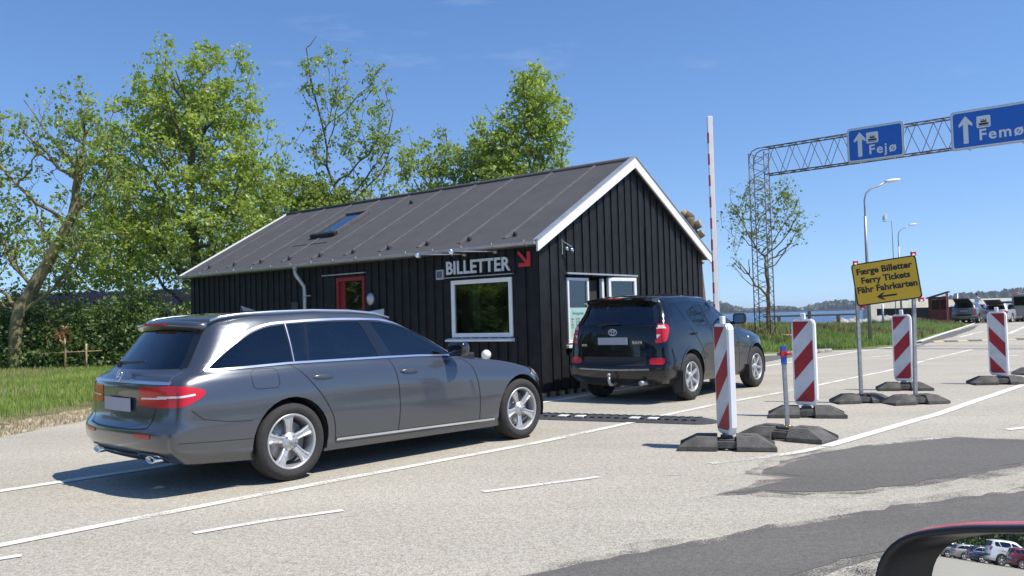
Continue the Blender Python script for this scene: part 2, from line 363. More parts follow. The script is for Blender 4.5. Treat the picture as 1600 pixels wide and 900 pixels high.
# painted lines
def line(name, pts, w, m=paint_m, px=True, z=.006):
    P = [G(*p) if px else Vector((*p,0)) for p in pts]; mb = MB(); vs = []; Q = []
    for a, b in zip(P[:-1], P[1:]):
        n = max(1, int((b-a).length/.6))
        Q += [a+(b-a)*k/n for k in range(n)]
    Q.append(P[-1])
    for i, p in enumerate(Q):
        d = (Q[min(i+1,len(Q)-1)]-Q[max(i-1,0)]).normalized(); nn = Vector((-d.y,d.x,0))
        e = random.gauss(0,.003)
        vs += [(p.x+nn.x*(w/2+e), p.y+nn.y*(w/2+e), z), (p.x-nn.x*(w/2-e), p.y-nn.y*(w/2-e), z)]
    mb.add(vs, [(2*i,2*i+1,2*i+3,2*i+2) for i in range(len(Q)-1)])
    o = mb.build(name, m, fix=False); o['kind'] = 'structure'; return o
line('road_marking', [(-500,951),(0,853),(400,775),(850,690),(1110,634),(1240,610),(1390,579),(1452,562),(1520,546)], .11, paint_w)
line('road_marking', [(-500,836),(0,768),(230,733),(600,669),(880,624),(1010,603),(1200,572),(1330,551),(1440,537.5)], .13, paint_m)
line('road_marking', [(302,834),(420,814),(536,798)], .07, paint_w)
line('road_marking', [(755,769.5),(850,757),(938,745.5)], .07, paint_w)
line('road_marking', [(-60,884),(0,874),(34,869)], .07, paint_w)
line('road_marking', [(1110,725),(1190,716),(1250,707),(1288,698.5)], .10, paint_ww)
line('road_marking', [(1290,698),(1340,683.5),(1400,666),(1460,649),(1530,625),(1580,608),(1680,575)], .13, paint_m)
line('road_marking', [(1362,696),(1466,685.5)], .09, paint_ww)
line('road_marking', [(1573,672),(1640,664)], .10, paint_w)
line('road_marking', [(1360,558),(1392,556)], .16, paint_w)
line('road_marking', [(1498,527),(1520,522)], .2, paint_w)
line('road_marking', [(1517,521.5),(1536,518)], .2, paint_w)
line('road_marking', [(1432,535),(1462,525),(1490,516),(1515,508),(1528,503)], .22, paint_m)
line('road_marking', [(1575,522),(1600,511),(1640,497)], .22, paint_w)
line('road_marking', [(1571,556),(1592,555.5)], .3, paint_w)
line('road_marking', [(1380,545),(1460,540.5),(1560,541),(1640,540)], .10, patch_m)
line('road_marking', [(1440,534),(1500,532),(1600,530)], .06, patch_m)

# ---------------------------------------------------------------- vehicles
def cr_interp(P, n, closed):
    """Catmull-Rom along axis 0"""
    m = len(P); out = []
    rngi = range(m) if closed else range(m-1)
    for i in rngi:
        if closed: p0,p1,p2,p3 = P[(i-1)%m],P[i],P[(i+1)%m],P[(i+2)%m]
        else: p0,p1,p2,p3 = P[max(i-1,0)],P[i],P[i+1],P[min(i+2,m-1)]
        # centripetal-ish tension keeps tight corners from overshooting
        for k in range(n):
            t = k/n
            a = -.5*t+t*t-.5*t**3; b_ = 1-2.5*t*t+1.5*t**3; c_ = .5*t+2*t*t-1.5*t**3; d_ = -.5*t*t+.5*t**3
            out.append(a*p0+b_*p1+c_*p2+d_*p3)
    if not closed: out.append(P[-1])
    return np.array(out)

def car_surface(sp, fine=5):
    nS = 12; rows = []
    for lv in sp['levels']:
        uf, bf, wf, ur, br, wr = lv['uf'], lv['bf'], lv['wf'], lv['ur'], lv['br'], lv['wr']
        us = np.array([a for a,_ in lv['w']]); ws = np.array([b for _,b in lv['w']])
        zu = np.array([a for a,_ in lv['z']]); zz = np.array([b for _,b in lv['z']])
        zc = lv.get('zc', 0); zr = lv.get('zrc', 0)
        pts = []
        for th in (0, 22, 45, 66):
            s_, c_ = math.sin(R(th)), math.cos(R(th))
            v = wf*s_**.85; u = uf-bf*(1-c_)**.9
            pts.append((u, -v, float(np.interp(u, zu, zz))+zc*(1-(v/wf)**2)))
        for k in range(nS):
            s = k/(nS-1); u = (uf-bf)+(ur+br-(uf-bf))*s
            pts.append((u, -float(np.interp(u, us, ws)), float(np.interp(u, zu, zz))))
        for th in (66, 45, 22, 0):
            s_, c_ = math.sin(R(th)), math.cos(R(th))
            v = wr*s_**.75; u = ur+br*(1-c_)**.9
            pts.append((u, -v, float(np.interp(u, zu, zz))+zr*(1-(v/wr)**2)))
        full = pts + [(u,-v,z) for u,v,z in reversed(pts[1:-1])]
        rows.append(np.array(full))
    A = np.array(rows)                                   # levels x cols x 3
    A = np.transpose(cr_interp(np.transpose(A,(1,0,2)), fine, True), (1,0,2))
    A = cr_interp(A, fine, False)
    nl, nc, _ = A.shape
    bm = bmesh.new(); V = [[bm.verts.new(A[i,j]) for j in range(nc)] for i in range(nl)]
    for i in range(nl-1):
        for j in range(nc):
            try: bm.faces.new((V[i][j], V[i][(j+1)%nc], V[i+1][(j+1)%nc], V[i+1][j]))
            except ValueError: pass
    bmesh.ops.remove_doubles(bm, verts=bm.verts, dist=.0006)
    bmesh.ops.recalc_face_normals(bm, faces=bm.faces)
    # make normals point outwards
    tot = sum((f.calc_center_median()-Vector((1,0,.7))).dot(f.normal)*f.calc_area() for f in bm.faces)
    if tot < 0: bmesh.ops.reverse_faces(bm, faces=bm.faces)
    bm.normal_update()
    for f in bm.faces: f.smooth = True
    return bm

def in_poly(x, y, P):
    c = False; j = len(P)-1
    for i in range(len(P)):
        if (P[i][1] > y) != (P[j][1] > y) and x < (P[j][0]-P[i][0])*(y-P[i][1])/(P[j][1]-P[i][1])+P[i][0]: c = not c
        j = i
    return c
MINV = [.05]
def region_faces(bm, P, ax, side, margin=.02):
    a = 0 if ax == 'y' else 1
    lo = (min(p[0] for p in P)-margin, min(p[1] for p in P)-margin); hi = (max(p[0] for p in P)+margin, max(p[1] for p in P)+margin)
    out = []
    for f in bm.faces:
        xs = [v.co[a] for v in f.verts]; zs = [v.co.z for v in f.verts]
        if max(xs) < lo[0] or min(xs) > hi[0] or max(zs) < lo[1] or min(zs) > hi[1]: continue
        c = f.calc_center_median()
        if ax == 'y' and c.y*side <= MINV[0]: continue
        if ax == 'x' and ((c.x - 1.2)*side <= 0 or f.normal.x*side <= .12): continue
        out.append(f)
    return out
def cut(bm, P, ax, side):
    """cut polygon P (u,z) or (v,z) into the surface; returns the faces inside"""
    for i in range(len(P)):
        a, b = P[i], P[(i+1) % len(P)]; d = (b[0]-a[0], b[1]-a[1]); L = math.hypot(*d)
        if L < 1e-5: continue
        n = (-d[1]/L, d[0]/L)
        fs = region_faces(bm, P, ax, side)
        geom = list({*fs, *[e for f in fs for e in f.edges], *[v for f in fs for v in f.verts]})
        no = Vector((n[0],0,n[1])) if ax == 'y' else Vector((0,n[0],n[1]))
        co = Vector((a[0],0,a[1])) if ax == 'y' else Vector((0,a[0],a[1]))
        bmesh.ops.bisect_plane(bm, geom=geom, plane_co=co, plane_no=no, dist=1e-5)
    res = []; k = 0 if ax == 'y' else 1
    for f in region_faces(bm, P, ax, side):
        c = f.calc_center_median()
        if in_poly(c[k], c.z, P): res.append(f)
    return res
def bm_obj(bm, name, m, parent):
    me = bpy.data.meshes.new(name); bm.to_mesh(me); bm.free(); me.materials.append(m)
    for p in me.polygons: p.use_smooth = True
    return link(bpy.data.objects.new(name, me), parent)
def skin(S0, polys, ax, side, off, name, m, parent, thick=0):
    """a patch of the car's own surface, lifted by off"""
    out = bmesh.new(); vb = {}
    for P in polys:
        b = S0.copy(); keep = set(region_faces(b, P, ax, side, .06)); bmesh.ops.delete(b, geom=[f for f in b.faces if f not in keep], context='FACES')
        for v in b.verts: v.normal_update()
        b.normal_update()
        fs = set(cut(b, P, ax, side)); bmesh.ops.delete(b, geom=[f for f in b.faces if f not in fs], context='FACES')
        b.normal_update()
        for v in b.verts: v.co += v.normal*off
        if thick:
            r = bmesh.ops.solidify(b, geom=b.faces[:], thickness=thick)
        m_ = bpy.data.meshes.new('t'); b.to_mesh(m_); b.free(); out.from_mesh(m_); bpy.data.meshes.remove(m_)
    return bm_obj(out, name, m, parent)
def stroke(pts, w, closed=False):
    """a polyline as overlapping-free quads (mitred)"""
    n = len(pts); L = []; Rr = []
    for i in range(n):
        p = pts[i]; a = pts[(i-1)%n] if (closed or i > 0) else p; b = pts[(i+1)%n] if (closed or i < n-1) else p
        d1 = Vector((p[0]-a[0], p[1]-a[1])); d2 = Vector((b[0]-p[0], b[1]-p[1]))
        if d1.length == 0: d1 = d2
        if d2.length == 0: d2 = d1
        d1.normalize(); d2.normalize(); nn = Vector((-(d1.y+d2.y), d1.x+d2.x)); nn.normalize()
        k = w/2/max(.5, nn.dot(Vector((-d1.y, d1.x))))
        L.append((p[0]+nn.x*k, p[1]+nn.y*k)); Rr.append((p[0]-nn.x*k, p[1]-nn.y*k))
    m = n if closed else n-1
    return [[L[i], L[(i+1)%n], Rr[(i+1)%n], Rr[i]] for i in range(m)]
def circ(cx, cz, r, n=28, a0=0, a1=360):
    return [(cx+r*math.cos(R(a0+(a1-a0)*k/n)), cz+r*math.sin(R(a0+(a1-a0)*k/n))) for k in range(n if a1-a0 == 360 else n+1)]
def smooth_poly(P, n=5, closed=True):
    A = cr_interp(np.array([(a,b) for a,b in P], float), n, closed)
    return [(float(a), float(b)) for a,b in A]
def ell(cx, cz, a, b, n=20):
    return [(cx+a*math.cos(2*PI*k/n), cz+b*math.sin(2*PI*k/n)) for k in range(n)]
def rrect(cx, cz, a, b, r, n=4):
    P = []
    for sx, sz, a0 in ((1,1,0),(-1,1,90),(-1,-1,180),(1,-1,270)):
        for k in range(n+1):
            t = R(a0+90*k/n); P.append((cx+sx*(a-r)+r*math.cos(t), cz+sz*(b-r)+r*math.sin(t)))
    return P

def make_wheel(parent, u, v, rad, rim, width, side, style, detail=True, turn=0):
    """side -1: right-hand wheel; outer face looks towards side*Y"""
    w = bpy.data.objects.new('wheel', None); link(w, parent); w.location = (u, v, rad-.008); w.empty_display_size = .1
    f = lambda x, y, h: (x, h*side, y)
    hw = width/2
    prof = [(rim-.012,-hw*.8),(rim+.01,-hw*.95),(rim+.5*(rad-rim),-hw*1.03),(rad-.022,-hw*.93),(rad-.006,-hw*.78),(rad,-hw*.5),
            (rad,-hw*.47),(rad-.008,-hw*.45),(rad-.008,-hw*.41),(rad,-hw*.39),(rad,-hw*.05),(rad-.008,-hw*.03),(rad-.008,hw*.03),(rad,hw*.05),
            (rad,hw*.39),(rad-.008,hw*.41),(rad-.008,hw*.45),(rad,hw*.47),(rad-.001,hw*.6),(rad-.006,hw*.78),(rad-.02,hw*.91),(rad-.035,hw*.98),
            (rim+.55*(rad-rim),hw*1.03),(rim+.35*(rad-rim),hw*1.02),(rim+.012,hw*.95),(rim,hw*.88),(rim-.012,hw*.8)]
    if not detail: prof = [(rim,-hw),(rad-.02,-hw),(rad,-hw*.7),(rad,hw*.7),(rad-.02,hw),(rim,hw)]
    MB().rev(prof, 56 if detail else 20, f).build('tyre', rubber, w, fix=False)
    r = MB(); o = hw*.80
    r.rev([(rim-.004,o-.012),(rim,o+.008),(rim-.006,o+.014),(rim-.018,o+.010),(rim-.024,o-.004),(rim-.03,o-.05),(rim-.035,-o)], 48 if detail else 20, f)
    if style == 'five':
        n = 5
        for k in range(n):
            a = R(turn)+2*PI*k/n
            def P(rr, off, h): return f(rr*math.cos(a)-off*math.sin(a), rr*math.sin(a)+off*math.cos(a), h)
            secs = [(.035,.036,o-.030),(rim*.30,.030,o-.022),(rim*.55,.031,o-.008),(rim*.78,.042,o-.002),(rim-.012,.062,o-.004)]
            vs = []
            for rr, hwid, h in secs:
                vs += [P(rr,-hwid,h-.028), P(rr,-hwid,h-.004), P(rr,-hwid*.62,h+.003), P(rr,-hwid*.3,h-.006), P(rr,hwid*.3,h-.006), P(rr,hwid*.62,h+.003), P(rr,hwid,h-.004), P(rr,hwid,h-.028)]
            fs = [(i*8+j,i*8+j+1,(i+1)*8+j+1,(i+1)*8+j) for i in range(4) for j in range(7)]
            r.add(vs, fs)
    else:
        n = 6
        for k in range(n):
            a = R(turn)+2*PI*k/n
            def P(rr, off, h): return f(rr*math.cos(a)-off*math.sin(a), rr*math.sin(a)+off*math.cos(a), h)
            secs = [(.04,.030,o-.018),(rim*.35,.021,o-.008),(rim*.7,.024,o),(rim-.012,.034,o-.004)]
            vs = []
            for rr, hwid, h in secs: vs += [P(rr,-hwid,h-.03), P(rr,-hwid,h-.003), P(rr,0,h+.004), P(rr,hwid,h-.003), P(rr,hwid,h-.03)]
            r.add(vs, [(i*5+j,i*5+j+1,(i+1)*5+j+1,(i+1)*5+j) for i in range(3) for j in range(4)])
    r.rev([(.0005,o+.0),(.03,o+.0),(.034,o-.006),(.075,o-.018),(.08,o-.03),(.08,-o*.3)], 24, f)
    r.build('rim', alloy, w)
    if detail:
        d = MB(); d.rev([(.001,0),(rim*.72,0),(rim*.72,.02),(rim*.3,.02)], 32, lambda x,y,h: f(x,y,h-.02+o*.1)); d.build('brake_disc', galv, w)
        d = MB()
        d.rev([(.001,-.09),(rim-.04,-.09)], 32, lambda x,y,h: f(x,y,h)); d.build('wheel_well_backing', dark_m, w)
        c = MB(); c.rev([(.0005,o+.006),(.024,o+.004),(.028,o-.001)], 20, f)
        for k in range(5):
            a = R(turn+36)+2*PI*k/5; x0, y0 = .054*math.cos(a), .054*math.sin(a)
            c.rev([(.0005,o-.004),(.008,o-.004),(.0085,o-.02)], 8, lambda x,y,h: f(x+x0, y+y0, h))
        c.build('hub_cap', galv, w)
    return w

def seats(parent, rows, m=None):
    for x, ys, zc in rows:
        for y in ys:
            s = MB(); s.box(x-.05, x+.45, y-.24, y+.24, .30, .52)
            T = Matrix.Translation((x-.02, y, .5)) @ Matrix.Rotation(R(-16), 4, 'Y'); s.box(-.07,.07,-.23,.23,0,.58,T)
            T2 = Matrix.Translation((x-.19, y, 1.10+zc)) @ Matrix.Rotation(R(-10), 4, 'Y'); s.box(-.05,.05,-.13,.13,0,.19,T2)
            s.build('car_seat', blackpl, parent, bevel=.035, seg=2)

def mirrored(fn):
    for s in (-1, 1): fn(s)

def build_car(sp, name, label, loc, rz, paint, group=None, cat='car', detail=True):
    root = thing(name, label, cat, loc, rz, group)
    S0 = car_surface(sp, 5 if detail else 3)
    body = S0.copy()
    panes = []
    ar = sp['arch_r']; U = sp['wb']
    for nm, P, gm in sp['side_glass']:
        for s in (-1, 1): panes.append((nm, P, 'y', s, gm))
    panes.append(('rear_window', sp['rear_glass'], 'x', -1, sp.get('rear_gm', glass_priv)))
    panes.append(('windscreen', sp['front_glass'], 'x', 1, glass_car))
    if sp.get('open_tail'): panes = [p for p in panes if p[0] != 'rear_window']
    for nm, P, ax, s, gm in panes:
        fs = cut(body, P, ax, s); bmesh.ops.delete(body, geom=fs, context='FACES')
        skin(S0, [P], ax, s, -.003, nm, gm, root)
    for u in (0, U):
        for s in (-1, 1):
            P = circ(u, sp['wr']+.005, ar, 30)
            fs = [f for f in cut(body, P, 'y', s) if abs(f.calc_center_median().y) > .5]
            bmesh.ops.delete(body, geom=fs, context='FACES')
    b = bm_obj(body, 'body', paint, root)
    if sp.get('openings'):
        pass
    # floor, wheel housings and dark cabin floor
    fl = MB(); fl.box(-.75, U+.45, -.60, .60, sp['floor'], sp['floor']+.05); fl.box(.45, U-.45, -.80, .80, sp['floor'], sp['floor']+.05)
    for u in (0, U):
        for s in (-1, 1):
            n = 18; vs = []; r = ar+.004; zc = sp['wr']+.005
            for k in range(n+1):
                a = R(-18+216*k/n); vs += [(u+r*math.cos(a), s*(sp['hw']-.035), zc+r*math.sin(a)), (u+r*math.cos(a), s*.55, zc+r*math.sin(a))]
            fl.add(vs, [(2*i,2*i+1,2*i+3,2*i+2) for i in range(n)])
            fl.add([(u+r*math.cos(R(-18+216*k/n)), s*.55, zc+r*math.sin(R(-18+216*k/n))) for k in range(n+1)], [tuple(range(n+1))])
    fl.build('underbody', dark_m, root, fix=False)
    lip = MB()
    inn = MB(); inn.box(-.62, .9, -.70, .70, sp['belt']-.20, sp['belt']-.17) if not sp.get('open_tail') else None
    inn.box(U-.95, U-.55, -.74, .74, sp['belt']-.25, sp['belt']-.02)
    inn.build('dashboard', blackpl, root, bevel=.02)
    seats(root, sp['seats'])
    for u, t in ((0, sp.get('turn',90)), (U, sp.get('turn',90)+23)):
        for s in (-1, 1):
            make_wheel(root, u, s*(sp['hw']-sp['tw']/2-.012), sp['wr'], sp['rim'], sp['tw'], s, sp['spokes'], detail, t)
    for nm, polys, ax, sides, off, m in sp['decals']:
        if not detail and nm in ('shut_line',): continue
        MINV[0] = sp['lampv'] if 'tail_lamp' in nm and ax == 'y' else .05
        for s in sides: skin(S0, polys, ax, s, off, nm, m if m != 'paint' else paint, root)
        MINV[0] = .05
    for nm, fn, m in sp['extras']:
        for s in ((-1,1) if nm[0] != '=' else (1,)):
            mb = MB(); r = fn(mb, s)
            if mb.v: mb.build(nm.lstrip('='), m if m != 'paint' else paint, root, bevel=(r or 0), seg=2)
    S0.free()
    return root

def L(z, w, uf, bf, wf, ur, br, wr, **k): return dict(z=z, w=w, uf=uf, bf=bf, wf=wf, ur=ur, br=br, wr=wr, **k)

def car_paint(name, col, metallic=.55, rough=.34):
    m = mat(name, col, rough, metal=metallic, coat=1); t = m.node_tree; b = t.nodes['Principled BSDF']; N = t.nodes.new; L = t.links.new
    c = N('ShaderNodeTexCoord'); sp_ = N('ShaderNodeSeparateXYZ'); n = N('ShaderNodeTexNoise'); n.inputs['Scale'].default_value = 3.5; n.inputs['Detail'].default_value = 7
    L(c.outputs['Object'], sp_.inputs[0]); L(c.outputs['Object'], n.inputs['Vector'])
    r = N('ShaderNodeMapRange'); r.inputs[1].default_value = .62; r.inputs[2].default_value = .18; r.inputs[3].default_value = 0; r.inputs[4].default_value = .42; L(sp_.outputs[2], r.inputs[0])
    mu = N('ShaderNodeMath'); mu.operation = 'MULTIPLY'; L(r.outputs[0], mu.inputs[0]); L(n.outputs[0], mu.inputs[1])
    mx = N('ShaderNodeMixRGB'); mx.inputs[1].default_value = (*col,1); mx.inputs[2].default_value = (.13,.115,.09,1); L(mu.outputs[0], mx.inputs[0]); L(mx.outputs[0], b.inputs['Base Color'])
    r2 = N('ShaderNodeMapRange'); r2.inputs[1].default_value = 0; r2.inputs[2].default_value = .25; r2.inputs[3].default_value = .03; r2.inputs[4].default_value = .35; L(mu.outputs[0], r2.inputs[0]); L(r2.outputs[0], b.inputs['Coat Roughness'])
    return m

# --- grey estate car
ESL = [
 L([(-1.2,.27),(-.5,.225),(0,.20),(3.0,.17),(3.7,.17)], [(-1,.80),(-.6,.84),(.4,.86),(2.5,.86),(3.3,.80)], 3.60,.5,.70, -1.03,.16,.76),
 L([(-1.2,.37),(-.5,.33),(.4,.30),(2.6,.29),(3.7,.32)], [(-1,.86),(-.6,.895),(.4,.895),(2.5,.90),(3.3,.84)], 3.74,.55,.76, -1.13,.15,.83),
 L([(-1.2,.50),(0,.50),(3.7,.48)], [(-1,.885),(-.6,.918),(0,.925),(1,.915),(2.94,.925),(3.3,.87)], 3.77,.6,.80, -1.15,.16,.86),
 L([(-1.2,.58),(0,.62),(3.7,.60)], [(-1,.885),(-.6,.918),(0,.928),(1,.915),(2.94,.925),(3.3,.87)], 3.77,.6,.80, -1.10,.16,.865),
 L([(-1.2,.74),(0,.76),(2.5,.72),(3.7,.68)], [(-1,.885),(-.6,.915),(0,.925),(1,.918),(2.94,.915),(3.3,.86)], 3.72,.6,.79, -1.085,.17,.865),
 L([(-1.2,.865),(0,.89),(2.2,.85),(3.0,.80),(3.7,.735)], [(-1,.845),(-.6,.885),(0,.90),(1,.90),(2.94,.87),(3.3,.80)], 3.62,.62,.74, -1.085,.18,.835, zc=.01),
 L([(-1.2,.93),(0,.955),(2.2,.92),(2.8,.87),(3.3,.81)], [(-1,.80),(-.6,.855),(0,.875),(1,.875),(2.4,.82)], 3.10,.5,.66, -1.045,.19,.79, zc=.025),
 L([(-1.0,.985),(-.7,.99),(0,1.00),(1,.99),(2.0,.955),(2.3,.95)], [(-1,.73),(-.6,.83),(0,.85),(1,.85),(2.05,.80)], 2.42,.40,.76, -1.00,.24,.72, zc=.03),
 L([(-.9,1.17),(-.3,1.20),(1,1.19),(1.8,1.16)], [(-.8,.66),(-.4,.755),(0,.775),(1,.775),(1.6,.73)], 1.95,.32,.68, -.84,.22,.66, zc=.01),
 L([(-.8,1.345),(-.3,1.39),(.4,1.405),(1.0,1.39),(1.4,1.345)], [(-.6,.58),(-.3,.655),(.4,.675),(1,.66),(1.3,.63)], 1.50,.25,.60, -.70,.18,.57, zc=.02, zrc=.012),
 L([(-.8,1.385),(-.3,1.43),(.4,1.452),(1.0,1.435),(1.4,1.385)], [(-.5,.50),(-.3,.55),(.4,.57),(1,.56),(1.2,.52)], 1.38,.22,.50, -.66,.16,.49, zc=.02, zrc=.012),
 L([(-.7,1.41),(-.3,1.445),(.4,1.468),(1.0,1.452),(1.3,1.41)], [(-.4,.30),(.4,.34),(1.1,.3)], 1.30,.2,.30, -.60,.14,.30, zc=.012, zrc=.005),
 L([(-.7,1.42),(-.3,1.455),(.4,1.478),(1.0,1.462),(1.2,1.43)], [(-.4,.002),(.4,.002),(1.1,.002)], 1.20,.2,.002, -.5,.14,.002),
]
q1 = smooth_poly([(-.72,.985),(-.60,1.075),(-.44,1.18),(-.28,1.265),(-.12,1.315),(.05,1.335)], 4, False) + [(.045,1.01)]
q2 = [(.085,1.012),(.088,1.338),(.26,1.345),(.20,1.012)]
q3 = [(.225,1.012),(.285,1.346),(.6,1.352),(.88,1.348),(.995,1.008)]
q4 = [(1.15,1.005),(1.01,1.345)] + smooth_poly([(1.15,1.335),(1.36,1.29),(1.60,1.20),(1.80,1.09),(1.985,.975)], 3, False)
E_out = smooth_poly([(-.745,.975),(-.62,1.085),(-.46,1.195),(-.29,1.283),(-.12,1.335),(.1,1.355),(.6,1.37),(1.02,1.362),(1.18,1.35),(1.38,1.303),(1.62,1.213),(1.82,1.10),(2.02,.965)], 3, False)
E_belt = [(2.02,.965),(1.5,.988),(1.0,.995),(.0,.998),(-.745,.975)]
def e_handle(mb, s, q=((.33,.865),)):
    for u, z in q:
        vs = []
        for k in range(9):
            t = -1+2*k/8; w = .115*t; h = .020*math.sqrt(max(0,1-t*t))+.003; d = .018*math.sqrt(max(.0,1-t**4))
            for q in range(8):
                a = 2*PI*q/8; vs.append((u+w, s*(.905+d*math.cos(a)*.9+.006), z+h*math.sin(a)))
        mb.add(vs, [(i*8+q,i*8+(q+1)%8,(i+1)*8+(q+1)%8,(i+1)*8+q) for i in range(8) for q in range(8)], True)
def e_rail(mb, s):
    P = [(-.58,.60,1.385),(-.50,.612,1.412),(-.32,.625,1.434),(0,.635,1.450),(.4,.64,1.458),(.8,.635,1.449),(1.12,.622,1.422),(1.32,.60,1.375)]
    mb.tube([(a,s*b,c) for a,b,c in P], .0125, 8)
def e_mirror(mb, s):
    for x0, k in ((1.86,1.0),):
        secs = [(1.862,.90),(1.868,.97),(1.90,1.0),(1.95,.93),(1.99,.72),(2.01,.4)]
        vs = [(x, s*.985+a*q, 1.035+b*q) for x, q in secs for a, b in rrect(0,0,.118,.074,.05,4)]
        n = 20; mb.add(vs, [(i*n+j,i*n+(j+1)%n,(i+1)*n+(j+1)%n,(i+1)*n+j) for i in range(5) for j in range(n)] + [tuple(range(n)), tuple(5*n+j for j in range(n))], True)
def e_mirror_arm(mb, s): mb.bar((1.95,s*.84,.975),(1.93,s*.93,1.0),.05,.035)
def e_spoiler(mb, s):
    n = 16; vs = []
    for k in range(n+1):
        v = -.575+1.15*k/n; q = abs(v)/.575; ub = -.775+.085*q**3; z = 1.372-.030*q**2
        vs += [(-.48,v,z+.055-.028*q),(-.62,v,z+.040-.018*q),(ub,v,z+.004),(ub+.012,v,z-.022),(-.62,v,z-.05)]
    mb.add(vs, [(5*i+a,5*i+(a+1)%5,5*i+5+(a+1)%5,5*i+5+a) for i in range(n) for a in range(5)] + [tuple(range(5)),tuple(5*n+j for j in (4,3,2,1,0))], True)
def e_brake(mb, s):
    mb.box(-.782,-.765,-.20,.20,1.352,1.372)
def e_exh(mb, s):
    P = [(a,b) for a,b in ell(0,0,.085,.030,16)]
    for (w0,w1,x0,x1) in ((1.0,1.0,-1.055,-1.0),):
        vs = [( x0-.01 , s*.53+a*1.05, .285+b*1.1) for a,b in P] + [(x0-.016, s*.53+a*.86, .285+b*.72) for a,b in P] + [(x0+.05, s*.53+a*.8, .285+b*.66) for a,b in P] + [(x0+.1, s*.53+a*1.05, .285+b*1.1) for a,b in P]
        n = 16; mb.add(vs, [(j*n+i,j*n+(i+1)%n,(j+1)*n+(i+1)%n,(j+1)*n+i) for j in range(2) for i in range(n)] + [(i,(i+1)%n,3*n+(i+1)%n,3*n+i) for i in range(n)], True)
def e_exhin(mb, s): mb.add([(-1.02, s*.53+a*.82, .285+b*.7) for a,b in ell(0,0,.085,.030,16)], [tuple(range(16))])
def e_wiper(mb, s):
    mb.tube([(-1.075,.02,1.03),(-1.06,.05,1.045),(-1.045,-.10,1.052),(-1.04,-.36,1.06)], [.022,.02,.011,.006], 8)
    mb.tube([(-1.050,.10,1.046),(-1.045,-.42,1.066)], .007, 6)
def e_star(mb, s):
    c = Vector((-1.086,0,.945)); r = .046
    ring = [c+Vector((.25*math.sin(a)*r, math.cos(a)*r, math.sin(a)*r)) for a in [2*PI*k/24 for k in range(25)]]
    mb.tube(ring, .0042, 6, caps=False)
    for k in range(3):
        a = R(90+120*k); mb.tube([c, c+Vector((.25*math.sin(a)*r, math.cos(a)*r, math.sin(a)*r))], [.008,.002], 6)
def e_plate(mb, s):
    n = 8; vs = []
    for k in range(n+1):
        v = -.26+.52*k/n; u = -1.112+.03*(v/.5)**2
        vs += [(u,v,.655),(u,v,.765)]
    mb.add(vs, [(2*i,2*i+1,2*i+3,2*i+2) for i in range(n)])
def e_antenna(mb, s):
    mb.add([(.05,-.03,1.47),(.05,.03,1.47),(.20,0,1.475),(.04,0,1.525),(.10,0,1.505)], [(0,1,3),(0,3,4,2),(1,2,4,3)])
lampR = smooth_poly([(-1.2,.705),(-1.2,.865),(-1.05,.87),(-.95,.868),(-.84,.852),(-.775,.815),(-.83,.765),(-.94,.715),(-1.03,.70)], 3)
lampB = [(.38,.70),(.38,.862),(1.0,.868),(1.0,.70)]
SD = (-1,1)
